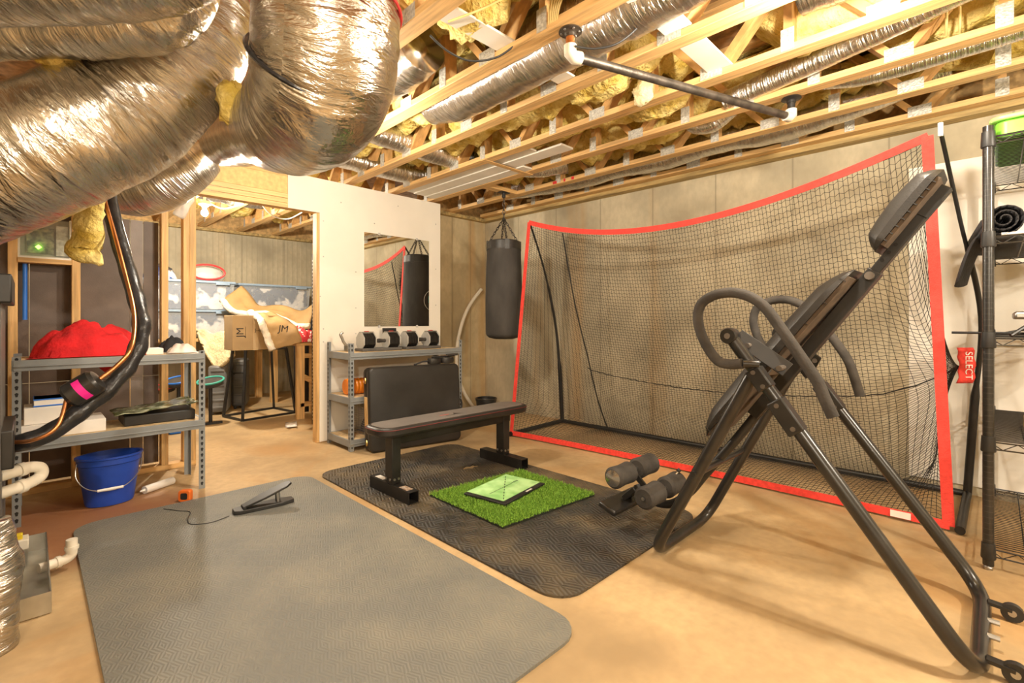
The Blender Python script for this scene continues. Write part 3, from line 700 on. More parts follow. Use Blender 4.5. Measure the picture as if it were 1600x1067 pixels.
# ------------------------------------------------------------ grey garage shelves
def garage_shelf(x0, x1, y0, y1, H, levels, label, thick=.045):
    t = thing('metal_shelf', label, 'shelf', ((x0+x1)/2, (y0+y1)/2, 0), 'grey steel boltless shelves')
    for (x, sx) in ((x0,1),(x1,-1)):
        for (y, sy) in ((y0,1),(y1,-1)):
            b = B(); w = .036; q = .003
            b.box(min(x,x+sx*w),max(x,x+sx*w),min(y,y+sy*q),max(y,y+sy*q),0,H)
            b.box(min(x,x+sx*q),max(x,x+sx*q),min(y+sy*q,y+sy*w),max(y+sy*q,y+sy*w),0,H)
            p = obj('post', b, grey_steel, t, smooth=False)
            s = B(); z = .03
            while z < H-.02:
                xc = x+sx*.018; yo = y-sy*.0006
                s.add([(xc-.008,yo,z+.012),(xc-.004,yo,z-.006),(xc+.004,yo,z-.006),(xc+.008,yo,z+.012),(xc,yo,z+.018)], [(0,1,2,3,4)])
                yc = y+sy*.018; xo = x-sx*.0006
                s.add([(xo,yc-.008,z+.012),(xo,yc-.004,z-.006),(xo,yc+.004,z-.006),(xo,yc+.008,z+.012),(xo,yc,z+.018)], [(0,1,2,3,4)])
                z += .038
            obj('keyhole_slots', s, slot_m, p, smooth=False, kind='stuff')
    for z in levels:
        for yy, s in ((y0,1),(y1,-1)):
            b = B(); a, c = (yy-.002, yy+.012) if s > 0 else (yy-.012, yy+.002)
            b.box(x0+.004,x1-.004,a,c,z-.058,z+.002); b.box(x0+.004,x1-.004,a-(.006 if s>0 else 0),c+(0 if s>0 else .006),z-.036,z-.028)
            obj('beam', b, grey_steel, t, bevel=.002)
        for xx, s in ((x0,1),(x1,-1)):
            b = B(); a, c = (xx-.002, xx+.012) if s > 0 else (xx-.012, xx+.002)
            b.box(a,c,y0+.012,y1-.012,z-.058,z+.002)
            obj('end_beam', b, grey_steel, t, bevel=.002)
        obj('shelf_board', B().box(x0+.012,x1-.012,y0+.012,y1-.012,z-.014,z), M('particle_board', (.60,.44,.24), .7, scale=30, var=.2), t, smooth=False)
    return t
garage_shelf(-.065, .838, 3.755, 4.185, .925, (.905, .46), 'grey steel shelf holding a red towel, in front of the studs')
garage_shelf(1.945, 3.17, 3.905, 4.355, .93, (.845, .46, .095), 'grey steel shelf with dumbbells below the mirror')

# on the left shelf
def cloth(name, c, sx, sy, h, mat, label, seed, cat='towel', base=.0, nx=30, ny=22, rough=1.0, parent=None):
    b = B(); cx, cy, cz = c
    def top(u, v):
        a, d = u*2-1, v*2-1; rr = max(0, 1-(abs(a)**2.4+abs(d)**2.4)**(1/1.2))
        e = 1+.18*N3((a*1.6,d*1.6,seed),1.0)
        z = h*(rr**.55)*(1+rough*(.45*N3((a*2,d*2,seed),1.0)+.35*abs(N3((a*4,d*4,seed+2),1.0))))+.004
        return (cx+a*sx*e, cy+d*sy*e, cz+z)
    b.grid(nx, ny, top)
    b.grid(nx, ny, lambda u, v: (cx+(u*2-1)*sx*(1+.18*N3(((u*2-1)*1.6,(v*2-1)*1.6,seed),1.0)), cy+(v*2-1)*sy*(1+.18*N3(((u*2-1)*1.6,(v*2-1)*1.6,seed),1.0)), cz+.001))
    o = obj(name, b, mat, parent, ang=180)
    return tag(o, label, cat) if not parent else o
rt_ = thing('red_towel', 'crumpled red towel heaped on the left shelf', 'towel', (.27,3.98,.907))
cloth('towel_heap', (.27,3.98,.906), .26, .16, .175, red_cloth, None, 2, rough=.9, parent=rt_)
fl = B(); fl.grid(16, 10, lambda u, v: (.30+.2*u, 4.19+.012*math.sin(u*9)+.01*v, .91-.17*v*(1-.6*abs(u-.5)*2)-.0))
obj('hanging_flap', fl, red_cloth, rt_, ang=180, solid=.006)
can = thing('printed_canister', 'red and white cylindrical canister behind the black line set', 'canister', (.555,4.05,.906))
obj('body', B().lathe([(.0,0),(.026,0),(.026,.125),(.0,.125)], (.555,4.05,.906), 20), white_card, can)
obj('red_print', B().lathe([(.0264,.015),(.0264,.035)], (.555,4.05,.906), 20), red_plain, can)
text('lettering', 'C\nS', .045, frame((.543,4.021,.985), (1,-.2,0), (0,0,1)), ink, can)
tag(obj('white_envelope_box', B().box(.53,.622,3.84,3.99,.906,.945), white_card, bevel=.003), 'flat white carton at the right end of the upper shelf', 'box')
cloth('white_plastic_bag', (.735,3.92,.906), .085, .08, .05, M('white_film_bag', (.8,.72,.66), .5, var=.1), 'crinkled white plastic bag at the shelf corner', 5, 'bag')
cloth('beanie_hat', (.72,4.10,.906), .085, .055, .085, black_cloth, 'black cloth hat lying on the shelf corner', 6, 'hat')
# lower shelf
tag(obj('white_carton', B().box(-.04,.33,3.80,4.08,.461,.535), white_card, bevel=.003), 'long flat white carton on the lower left shelf', 'box')
tag(obj('white_carton', B().box(-.02,.15,3.84,4.05,.536,.63), white_card, bevel=.003), 'white carton stacked on the long flat carton', 'box')
bc = thing('blue_edged_carton', 'blue and white printed carton on top of the white cartons', 'box', (.08,3.95,.631))
obj('carton', B().box(.02,.155,3.86,4.04,.631,.675), white_card, bc, bevel=.002)
be = B()
for (z) in (.632,.668): be.box(.0185,.1565,3.8585,4.0415,z,z+.007)
obj('blue_border', be, blue_bright, bc, smooth=False)
ss = thing('seed_tray', 'black plastic tray covered with green printed film on the lower shelf', 'tray', (.62,3.97,.461))
obj('tray', B().prism([(.42,3.84),(.80,3.84),(.80,4.12),(.42,4.12)], .461, .525), black_plastic, ss, bevel=.006)
gf = B(); gf.grid(20, 12, lambda u, v: (.375+.44*u, 3.825+.3*v, .545+.012*N3((u*5,v*5,0),1)+.03*u-.01*(1-u)))
obj('printed_film', gf, green_bag, ss, ang=180, solid=.004)

# structured wiring box between the studs
wb = thing('network_box', 'clear-fronted wiring box with a green light between the studs', 'network box', (.08, YP+.05, 1.53))
obj('shelf_board', B().box(-.05,.205,YP+.0,YP+.11,1.50,1.53), wood_x, wb)
obj('case', B().box(-.05,.205,YP+.09,YP+.112,1.53,1.80), M('grey_green_case', (.28,.27,.20), .5, scale=14, var=.3), wb, smooth=False)
for (a, c, e, g) in ((-.05,.205,1.53,1.545),(-.05,-.04,1.545,1.8),(.195,.205,1.545,1.8)): obj('frame', B().box(a,c,YP+.02,YP+.09,e,g), white_m, wb, smooth=False)
obj('circuit_board', B().box(-.01,.12,YP+.07,YP+.088,1.57,1.74), M('green_board', (.06,.09,.04), .5, scale=30, var=.5, col2=(.35,.33,.2)), wb, smooth=False)
obj('module', B().box(.13,.19,YP+.06,YP+.088,1.56,1.76), M('pale_module', (.5,.48,.4), .5, scale=40, var=.3), wb, smooth=False)
obj('green_light', B().lathe([(0,-.016),(.016,0),(0,.016)], (.045,YP+.058,1.61), 12), led_green, wb)
obj('cover', B().box(-.045,.2,YP+.012,YP+.015,1.54,1.79), glass('box_cover', (.8,.8,.78), .10), wb, smooth=False)
tag(obj('blue_pipe', B().cyl((-.018,YP+.06,1.13),(-.018,YP+.06,1.495),.012,12), blue_bright), 'bright blue plastic pipe standing beside the leftmost stud', 'pipe')

# ------------------------------------------------------------ air handler at the left edge
ah = thing('air_handler', 'dark air handler cabinet cut off by the left edge', 'air handler', (-.4,2.92,.03))
obj('cabinet', B().box(-.7,-.075,2.66,3.18,.10,1.22), M('dark_grey_cabinet', (.10,.095,.085), .5, var=.15), ah, bevel=.008)
obj('black_collar', B().box(-.7,-.045,2.64,3.2,1.19,1.30), black_satin, ah, bevel=.006)
obj('black_valve_panel', B().box(-.4,-.04,2.68,3.1,.55,.70), black_satin, ah, bevel=.006)
obj('pipe_stub', B().cyl((-.1,2.78,.52),(-.1,2.78,.545),.03,14), pvc, ah)
fo = B().tube(crom([(-.11,2.42,.0),(-.11,2.42,.15),(-.105,2.42,.30),(-.13,2.43,.42)],8), [.09]*25, 24, jit=.12, fr=12, seed=50)
tag(obj('foil_wrap', fo, foil_big, ang=180), 'crinkled foil-wrapped pipe at the lower left edge', 'pipe')
tr = thing('pvc_trap', 'white PVC drain trap sticking out of the air handler', 'pipe', (-.02,2.85,.45))
obj('pipe', B().tube(crom([(-.12,2.82,.49),(-.05,2.85,.50),(.0,2.88,.505),(.035,2.90,.49),(.035,2.90,.455),(.0,2.87,.44),(-.05,2.83,.435),(-.12,2.78,.43)],6), .023, 14), pvc, tr)
obj('coupling', B().cyl((-.03,2.86,.502),(-.012,2.872,.504),.028,16), pvc, tr)
obj('coupling', B().cyl((-.03,2.843,.437),(-.012,2.857,.438),.028,16), pvc, tr)
cp = crom([U(5,692,d=2.05),U(60,684,d=2.1),U(100,592+16,d=2.15)],4)
dp = thing('drain_pan', 'galvanised metal drain pan on the floor at the left', 'pan', (-.25,2.93,0))
pb = B(); x0,x1,y0,y1 = -.75,.062,2.56,3.30
pb.box(x0,x1,y0,y1,.004,.008); pb.box(x0,x1,y0,y0+.004,.008,.085); pb.box(x0,x1,y1-.004,y1,.008,.085); pb.box(x1-.004,x1,y0+.004,y1-.004,.008,.085)
obj('pan', pb, galv, dp, smooth=False)
fl_ = thing('float_switch', 'small beige float switch clipped to the drain pan', 'switch', (-.035,3.24,.06))
obj('body', B().box(-.06,.0,3.20,3.285,.055,.10), pvc, fl_, bevel=.004); obj('yellow_tab', B().box(-.05,-.02,3.22,3.25,.10,.125), M('yellow_plastic',(.8,.6,.02),.5), fl_, bevel=.003)
el = thing('pvc_elbow', 'white PVC elbow pointing up beside the grey mat', 'pipe', (.12,2.95,.0))
obj('pipe', B().tube(crom([(.03,2.93,.048),(.075,2.945,.048),(.115,2.96,.048),(.135,2.967,.06),(.138,2.968,.085),(.138,2.968,.13)],6), .021, 14), pvc, el)
obj('collar', B().cyl((.085,2.949,.048),(.10,2.954,.048),.0255,16), pvc, el); obj('collar', B().cyl((.138,2.968,.085),(.138,2.968,.10),.0255,16), pvc, el)
# refrigerant line set
lp = [U(-10,697,d=1.98),U(40,690,d=2.0),U(85,672,d=2.06),U(130,640,d=2.14),U(175,602,d=2.22),U(207,560,d=2.3),U(221,520,d=2.36),U(216,478,d=2.42),U(202,430,d=2.47),U(187,380,d=2.52),U(174,330,d=2.56),U(165,285,d=2.6)]
rl = thing('refrigerant_line', 'thick black taped refrigerant line sweeping up from the air handler', 'pipe', lp[0])
q = crom(lp, 8); obj('insulated_pipe', B().tube(q, [.037+.004*math.sin(i*.9)*(1 if 20 < i < 60 else .3) for i in range(len(q))], 18, jit=.05, fr=16, seed=2), black_tape, rl)
cu = [U(-10,690,d=1.93),U(45,689,d=1.96),U(88,668,d=2.0),U(104,624,d=2.06)]
obj('copper_pipe', B().tube(crom(cu,8), .008, 10), copper, rl)
cu2 = [U(156,592,d=2.12),U(182,572,d=2.17),U(203,548,d=2.21),U(210,515,d=2.28),U(208,480,d=2.34),U(196,430,d=2.40),U(180,370,d=2.46),U(160,300,d=2.52)]
obj('copper_pipe', B().tube(crom(cu2,8), .0095, 10), copper, rl)
fa, fb_ = U(104,622,d=2.08), U(155,592,d=2.13); ax = (fb_-fa); 
fd = obj('filter_drier', B().tube([fa, fa+ax*.03, fa+ax*.10, fa+ax*.13, fa+ax*.87, fa+ax*.90, fa+ax*.97, fb_], [.012,.045,.052,.056,.056,.052,.045,.012], 24), black_metal, rl)
mg = B().tube([fa+ax*.42, fa+ax*.64], .0568, 24, caps=False); mg.f = [f for i, f in enumerate(mg.f) if i % 24 in (0,1,2,3,21,22,23,10,11,12,13,14)]; mg.uv = {}
obj('magenta_label', mg, magenta, fd)

# ------------------------------------------------------------ floor clutter
bk = thing('blue_bucket', 'oval blue plastic bucket with wire handle under the left shelf', 'bucket', (.355,3.88,0))
obj('body', B().lathe([(.0,.004),(.115,.004),(.12,.02),(.15,.25),(.158,.255),(.158,.285),(.166,.29),(.166,.30),(.152,.30),(.148,.25),(.116,.03),(.0,.03)], (.355,3.88,0), 40, 1.0, .78), blue_plastic, bk)
hp = crom([V((.20,3.85,.275)),V((.195,3.80,.20)),V((.24,3.745,.14)),V((.33,3.725,.115)),V((.42,3.735,.13)),V((.49,3.79,.19)),V((.512,3.85,.275))], 8)
obj('wire_handle', B().tube(hp, .0028, 8), steel_m, bk); obj('grip', B().cyl((.285,3.729,.122),(.405,3.729,.122),.008,10), white_m, bk)
ck = thing('caulk_tube', 'white caulk tube lying on the floor by the shelf', 'tube', (.60,3.93,0))
obj('tube', B().cyl((.53,3.90,.026),(.70,4.0,.026),.025,18), white_card, ck); obj('nozzle', B().cyl((.53,3.90,.026),(.505,3.886,.026),.010,10,.004), white_m, ck)
tp = thing('tape_measure', 'orange and black tape measure standing on the floor', 'tape measure', (.69,3.565,0))
tm = Matrix.Translation((.69,3.565,.036)) @ Matrix.Rotation(math.radians(-40),4,'Z')
obj('case', B().prism(rrect(-.035,.035,-.035,.036,.016), -.018, .018, tm@Matrix.Rotation(PI/2,4,'X')), orange_tape, tp, bevel=.004)
obj('grip_band', B().prism(rrect(-.020,.020,-.020,.020,.010), -.0192, .0192, tm@Matrix.Rotation(PI/2,4,'X')), black_plastic, tp)
pd = thing('foot_pedal', 'black plastic foot pedal propped open on the grey mat', 'pedal', (.98,3.08,.012))
Mp = frame((.83,3.10,.012), (1,-.10,0), (0.1,1,0))
obj('base', B().prism([(0,-.03),(.03,-.045),(.25,-.05),(.325,-.03),(.325,.03),(.25,.05),(.03,.045),(0,.03)], 0, .022, Mp), black_plastic, pd, bevel=.004)
Mt = Mp @ Matrix.Translation((.05,0,.022)) @ Matrix.Rotation(math.radians(-19),4,'Y')
obj('treadle', B().prism([(0,-.03),(.12,-.05),(.25,-.045),(.28,-.02),(.28,.02),(.25,.045),(.12,.05),(0,.03)], 0, .012, Mt), black_satin, pd, bevel=.003)
obj('hinge', B().cyl(Mp@V((.055,-.035,.026)), Mp@V((.055,.035,.026)), .009, 10), black_plastic, pd)
obj('spring_post', B().cyl(Mp@V((.24,0,.02)), Mp@V((.235,0,.075)), .014, 12), steel_m, pd)
obj('cord', B().tube(crom([U(256,795,Z=.014),U(280,798,Z=.014),U(297,800,Z=.014),U(293,812,Z=.014),U(300,819,Z=.014),U(330,816,Z=.014),U(358,806,Z=.016)],8), .0022, 6), black_plastic, pd)
tag(obj('paper_scrap', B().grid(4,3,lambda u,v: U(446+18*u,668-8*v-2*u,Z=.004+.02*abs(math.sin(u*5+v*3)))), white_card, solid=.001), 'white paper scrap on the storage floor', 'paper')

# ------------------------------------------------------------ folded massage table leaning on the shelf
TM = frame((2.03,3.715,.005), (.836,-.157,0), (0,0,1))      # local x along, y up, z = towards the camera
TM = TM @ Matrix.Rotation(math.radians(-4), 4, 'X')
mt = thing('folded_massage_table', 'folded black padded massage table leaning against the dumbbell shelf', 'massage table', (2.45,3.72,.0))
def tb(b, x0,x1,y0,y1,z0,z1): return b.box(x0,x1,y0,y1,z0,z1,TM)
for (z0, z1) in ((-.078,-.002), (-.158,-.082)):
    obj('padded_half', B().prism(rrect(0,.87,0,.72,.05), z0, z1, TM), black_vinyl, mt, ang=50, bevel=.018)
obj('wood_rail', tb(B(), -.006,.002,.22,.47,-.074,-.045), wood_z, mt, bevel=.002)
obj('wood_rail', tb(B(), -.006,.002,.22,.47,-.118,-.090), wood_z, mt, bevel=.002)
for y in (.08,.61): obj('latch', B().lathe([(0,-.006),(.022,-.006),(.024,0),(.012,.006),(0,.006)], (0,0,0), 14, .8, 1.2, M=TM@Matrix.Translation((-.003,y,-.08))@Matrix.Rotation(PI/2,4,'Y')), brass, mt)
obj('handle', B().tube(crom([TM@V((.87,.36,-.08)),TM@V((.91,.37,-.08)),TM@V((.925,.33,-.08)),TM@V((.915,.28,-.08)),TM@V((.87,.27,-.08))],6), .009, 8), black_plastic, mt)

# dumbbells, cradles, odds and ends on the shelf
def dumbbell(x, y, z, label, n=8):
    t = thing('adjustable_dumbbell', label, 'dumbbell', (x, y, z), 'adjustable dumbbells on the shelf')
    oct_ = lambda r: [(r*math.cos(PI/8+k*PI/4), r*math.sin(PI/8+k*PI/4)) for k in range(8)]
    for s in (-1, 1):
        h = B(); 
        for k in range(n):
            xx = s*(.075+k*.0135); h.prism(oct_(.078-.0015*(k % 2)), min(xx,xx+s*.010), max(xx,xx+s*.010), frame((x,y,z+.092),(0,1,0),(0,0,1)))
        h.prism(oct_(.045), min(s*.07,s*.182), max(s*.07,s*.182), frame((x,y,z+.092),(0,1,0),(0,0,1)))
        wh = obj('weight_plates', h, black_satin, t, smooth=False)
        for xx in ((.064,.073) , (.183,.193)):
            obj('silver_end_cap', B().prism(oct_(.083), min(s*xx[0],s*xx[1]), max(s*xx[0],s*xx[1]), frame((x,y,z+.092),(0,1,0),(0,0,1))), M('silver_plastic',(.55,.55,.53),.35,.4,var=.1), t, bevel=.003)
        obj('bridge', B().box(x+s*.128-.066,x+s*.128+.066,y-.02,y+.02,z+.166,z+.178), steel_m, t, bevel=.003)
        obj('red_button', B().box(x+s*.128-.02,x+s*.128+.02,y-.012,y+.012,z+.178,z+.184), red_plain, t, bevel=.002)
    obj('handle', B().tube([(x-.066,y,z+.092),(x-.04,y,z+.092),(x,y,z+.092),(x+.04,y,z+.092),(x+.066,y,z+.092)], [.017,.016,.020,.016,.017], 16), black_foam, t)
    obj('cradle', B().box(x-.205,x+.205,y-.075,y+.075,z,z+.028), M('grey_cradle',(.10,.095,.09),.5,var=.15), t, bevel=.006)
    return t
dumbbell(2.33, 4.10, .846, 'silver and black adjustable dumbbell, left one of the pair')
dumbbell(2.79, 4.10, .846, 'silver and black adjustable dumbbell, right one of the pair')
hk = thing('steel_clamp', 'grey hooked steel clamp at the left end of the dumbbell shelf', 'clamp', (2.08,4.2,.846))
obj('jaw', B().tube(crom([(2.02,4.20,1.02),(2.0,4.20,1.0),(2.015,4.20,.965),(2.03,4.20,.93),(2.06,4.20,.90),(2.11,4.20,.90)],6), .012, 10), steel_m, hk)
obj('base_block', B().box(2.05,2.11,4.16,4.24,.847,.90), steel_m, hk, bevel=.005)
tag(obj('black_booklet', B().box(0,.15,0,.014,0,.205,Matrix.Translation((2.50,4.30,.849))@Matrix.Rotation(math.radians(-6),4,'X')), black_plastic, smooth=False), 'small black booklet leaning behind the dumbbells', 'booklet')
fr_ = thing('foam_roller', 'orange textured foam roller on the middle shelf', 'roller', (2.12,4.10,.461))
rg = []
for i in range(40):
    rg.append((2.0+.32*i/39, .068+(.004 if (i//2) % 2 else 0)))
obj('roller_body', B().tube([V((a,4.10,.535)) for a, r in rg], [r for a, r in rg], 28), orange_m, fr_, ang=25)
obj('hollow_core', B().cyl((2.3195,4.10,.535),(2.3225,4.10,.535),.045,20), black_plastic, fr_)
wbk = thing('wire_basket', 'wire basket of small things on the bottom shelf', 'basket', (2.32,4.1,.096))
wb2 = B(); bx0,bx1,by0,by1,bz0,bz1 = 2.14,2.50,3.95,4.28,.098,.34
for k in range(13):
    z = bz0+(bz1-bz0)*k/12
    for (p, q) in (((bx0,by0),(bx1,by0)),((bx1,by0),(bx1,by1)),((bx1,by1),(bx0,by1)),((bx0,by1),(bx0,by0))): wb2.tube([(p[0],p[1],z),(q[0],q[1],z)], .0016 if 0<k<12 else .003, 4)
for k in range(15):
    x = bx0+(bx1-bx0)*k/14; y = by0+(by1-by0)*k/14
    for (xx, yy) in ((x,by0),(x,by1),(bx0,y),(bx1,y)): wb2.tube([(xx,yy,bz0),(xx,yy,bz1)], .0016, 4)
obj('wires', wb2, steel_m, wbk, smooth=False)
cloth('basket_contents', (2.32,4.11,.10), .15, .14, .15, navy, 'dark blue odds and ends inside the wire basket', 12, 'clothes')
sr = thing('exercise_straps', 'black padded exercise straps lying on the folded table', 'straps', (2.75,3.72,.725))
zt = TM@V((.72,.72,-.08))
for k, dx in enumerate((-.08,.07)):
    c = zt+V((dx,0,.032)); obj('padded_cuff', B().lathe([(.035,-.022),(.06,-.026),(.066,0),(.06,.026),(.035,.022),(.03,0),(.035,-.022)], tuple(c), 24, 1.1, .8), black_vinyl, sr)
obj('strap', B().tube(crom([zt+V((-.30,.0,.008)),zt+V((-.22,.0,.03)),zt+V((-.15,0,.035)),zt+V((-.08,0,.055)),zt+V((.0,0,.07)),zt+V((.08,0,.068)),zt+V((.14,-.02,.075))],6), .008, 8), black_cloth, sr)
obj('buckle', B().box(zt.x-.10,zt.x-.02,zt.y-.02,zt.y+.02,zt.z+.055,zt.z+.075), black_plastic, sr, bevel=.004)
obj('grip', B().cyl(zt+V((.04,-.03,.082)), zt+V((.17,-.03,.085)), .012, 12), black_foam, sr)

# ------------------------------------------------------------ punching bag
BX, BY = 3.49, 3.61
pb_ = thing('punching_bag', 'black heavy bag hanging by chains in the corner', 'punching bag', (BX,BY,.93))
bp_ = []
for i in range(25):
    z = i/24; bp_.append((.186+.006*math.sin(z*5)-.014*max(0,z-.75), .99+.93*z))
bag_m = M('black_canvas', (.042,.038,.034), .8, scale=6, var=.28, bump=.5, bscale=9, stretch=(1,1,.5))
obj('body', B().lathe([(0,.935),(.10,.938),(.155,.952),(.18,.975)]+bp_+[(.165,1.945),(.14,1.955),(0,1.957)], (BX,BY,0), 40), bag_m, pb_, ang=60)
obj('collar_band', B().lathe([(.179,1.86),(.181,1.86),(.178,1.94),(.174,1.94)], (BX,BY,0), 40), black_vinyl, pb_)
def on_bag(a, z, r=.1925): return V((BX+r*math.cos(a), BY+r*math.sin(a), z))
lg = B(); a0 = math.radians(62)
lg.tube([on_bag(a0+.13/.19*math.cos(t), 1.38+.13*math.sin(t)) for t in [2*PI*k/40 for k in range(40)]], .003, 6, closed=True)
obj('logo_ring', lg, white_m, pb_)
lt = B()
for (u0,v0,u1,v1) in ((-.06,-.03,-.06,.05),(-.06,.05,-.02,.05),(-.06,.01,-.03,.01),(0,-.03,0,.05),(0,.05,.04,.03),(.04,.03,0,.0),(0,.0,.05,-.03),(-.05,-.06,.05,-.06)):
    lt.tube([on_bag(a0-u0/.19,1.38+v0,.194), on_bag(a0-u1/.19,1.38+v1,.194)], .006, 6)
obj('logo_letters', lt, teal_m, pb_)
def chain(p, q, name, parent, L=.034):
    p, q = V(p), V(q); n = max(2, int((q-p).length/(L*.78))); b = B(); t = (q-p).normalized(); a = t.cross(V((.3,.8,.2))).normalized(); c = t.cross(a)
    for k in range(n):
        m = p.lerp(q, (k+.5)/n); s = a if k % 2 else c
        b.tube([m+t*(math.sin(w)*L*.62)+s*(math.cos(w)*L*.30) for w in [2*PI*j/10 for j in range(10)]], .0038, 5, closed=True)
    return obj(name, b, iron, parent)
apex = (BX,BY,2.19)
for k in range(4):
    a = PI/4+k*PI/2+.2; chain((BX+.150*math.cos(a),BY+.150*math.sin(a),1.945), apex, 'bag_chain', pb_)
    obj('chain_tab', B().box(-.022,.022,-.004,.004,-.07,.03, Matrix.Translation((BX+.176*math.cos(a),BY+.176*math.sin(a),1.92))@Matrix.Rotation(a+PI/2,4,'Z')), black_vinyl, pb_)
chain(apex, (BX,BY,2.40), 'top_chain', pb_, .045)
bm_ = thing('bag_mount', 'black steel bag mount bolted between two trusses', 'bracket', (BX,BY,2.39))
obj('wood_block', B().box(3.245,3.645,BY-.045,BY+.045,CH+.0,CH+.038), wood_x, bm_)
obj('plate', B().box(BX-.06,BX+.06,BY-.035,BY+.035,CH-.008,CH), black_satin, bm_, bevel=.002)
obj('eye_bolt', B().cyl((BX,BY,2.405),(BX,BY,CH-.008),.018,14), black_satin, bm_)
# white hose on the corner wall, bin in the corner
tag(obj('white_hose', B().tube(crom([U(752,452,Y=4.76),U(735,475,Y=4.76),U(722,505,Y=4.76),U(714,545,Y=4.76),U(715,585,Y=4.74),U(726,615,Y=4.72),U(742,640,Y=4.70),U(752,660,Y=4.66)],8), .022, 12), pvc), 'white flexible hose curving down the corner concrete wall', 'hose')
bi = thing('black_bin', 'low round black bin standing in the corner behind the bench', 'bin', (3.88,4.32,0))
obj('body', B().lathe([(0,.002),(.10,.002),(.122,.17),(.128,.172),(.128,.19),(.115,.19),(.095,.02),(0,.02)], (3.88,4.32,0), 28), black_plastic, bi)
obj('rim_ring', B().tube([V((3.88+.122*math.cos(2*PI*k/32),4.32+.122*math.sin(2*PI*k/32),.195)) for k in range(32)], .010, 8, closed=True), black_vinyl, bi)

# ------------------------------------------------------------ golf practice net
TLc, TRc = V((3.52,3.27,2.10)), V((3.385,.255,2.10))
BLc, BRc = V((3.33,3.33,.035)), V((3.47,.175,.035))
RLc, RRc = V((4.14,3.36,.03)), V((4.20,.125,.03))
gn = thing('golf_net', 'large black practice net with red border standing along the right wall', 'net', (3.8,1.75,0))
def Tp(s): p = TLc.lerp(TRc, s); p.z -= .235*4*s*(1-s)*(1-.25*(s-.5)); p.x += .10*4*s*(1-s); return p
def Fp(s): p = BLc.lerp(BRc, s); p.x += .05*4*s*(1-s); return p
def Rp(s): return RLc.lerp(RRc, s)
def sm(x): x = max(0, min(1, x)); return x*x*(3-2*x)
def net_pt(s, t):
    T, Fq, Rr = Tp(s), Fp(s), Rp(s)
    tt = min(1, t/.8)
    C = T.lerp(Rr, .62); C.x += .02; C.z *= .62
    if t < .8: bagp = T*(1-tt)**2 + C*(2*tt*(1-tt)) + Rr*tt*tt
    else:
        k = (t-.8)/.2; bagp = Rr.lerp(Fq, k); bagp.z = .02+.06*math.sin(PI*k)*(.4+.6*abs(N3((s*7,0,3),1)))
    edge = T.lerp(Fq, t)
    wl = sm(s/.17); wr_ = sm((1-s)/.07); w = min(wl, wr_)
    p = edge.lerp(bagp, w)
    env = math.sin(PI*min(1, t/.9)) if t < .9 else 0
    p.x += .035*env*N3((s*5, t*4, 1), 1)*min(1, 8*s, 8*(1-s)) + .02*env*N3((s*14, t*3, 5), 1)*w
    p.x = min(p.x, XR-.04)
    g = math.exp(-((s-.955)/.045)**2-((t-.50)/.25)**2)*sm((1-s)/.02)
    p = p.lerp(V((3.90,.145,.86)), .97*g)
    return p
NS, NT = 122, 108
nb = B()
def zz(i, j): 
    if i in (0, NS) or j in (0, NT): return j/NT
    return (j+((i+j) % 2-.5)*.34)/NT
G = [[net_pt(i/NS, zz(i, j)) for j in range(NT+1)] for i in range(NS+1)]
for i in range(NS+1): nb.tube(G[i], (.0016), 3, caps=False)
for j in range(NT+1): nb.tube([G[i][j] for i in range(NS+1)], (.0016), 3, caps=False)
nb.uv = {}
obj('netting', nb, net_m, gn, kind='stuff')
obj('seam_cord', B().tube([net_pt(.13+.05*t/40, .01+.79*t/40)+V((-.004,0,0)) for t in range(41)], .0065, 6), net_m, gn)
obj('cross_cord', B().tube([net_pt(.15+.80*k/60, .44+.03*math.sin(PI*k/60)+.003*(k % 2))+V((-.005,0,0)) for k in range(61)], .0042, 6), net_m, gn)
def ribbon(f, n, w, name):
    b = B()
    for k in range(n):
        p, q = f(k/n)+V((-.009,0,0)), f((k+1)/n)+V((-.009,0,0)); t = (q-p).normalized()
        b.bar(p-t*.004, q+t*.004, .006, w, up=(0,0,1) if abs(t.z) < .7 else (0,1,0))
    return obj(name, b, red_band, gn, smooth=False)
ribbon(lambda s: Tp(s), 40, .045, 'red_top_band')
ribbon(lambda t: TLc.lerp(BLc, t), 1, .04, 'red_side_band')
ribbon(lambda t: TRc.lerp(BRc, t), 1, .05, 'red_side_band')
ribbon(lambda s: Fp(s), 30, .045, 'red_bottom_band')
obj('white_tag', B().box(3.445,3.452,.33,.42,.02,.055), white_card, gn, smooth=False)
for (a, b_, c, nm) in ((RLc, TLc, V((4.02,3.36,1.1)), 'l'), (RRc, TRc+V((.03,-.05,.03)), V((4.02,.06,1.15)), 'r')):
    q = crom([a, a.lerp(c,.5)+V((.02,0,0)), c, c.lerp(b_,.55)+V((.04,0,0)), b_], 8)
    obj('side_pole', B().tube(q, [.022 if i < 10 else (.014 if i < 22 else .010) for i in range(len(q))], 12), black_satin, gn)
obj('pole_tip', B().cyl(TRc+V((.03,-.05,0)), TRc+V((.027,-.05,.07)), .012, 10), white_m, gn)
for (a, b_) in ((RLc, BLc), (RRc, BRc+V((.0,-.045,0)))):
    obj('base_pole', B().cyl(a+V((0,0,0)), b_+V((-.03,0,-.008)), .022, 14), black_satin, gn)
obj('rear_base_pole', B().cyl(RLc, RRc, .020, 14), black_satin, gn)
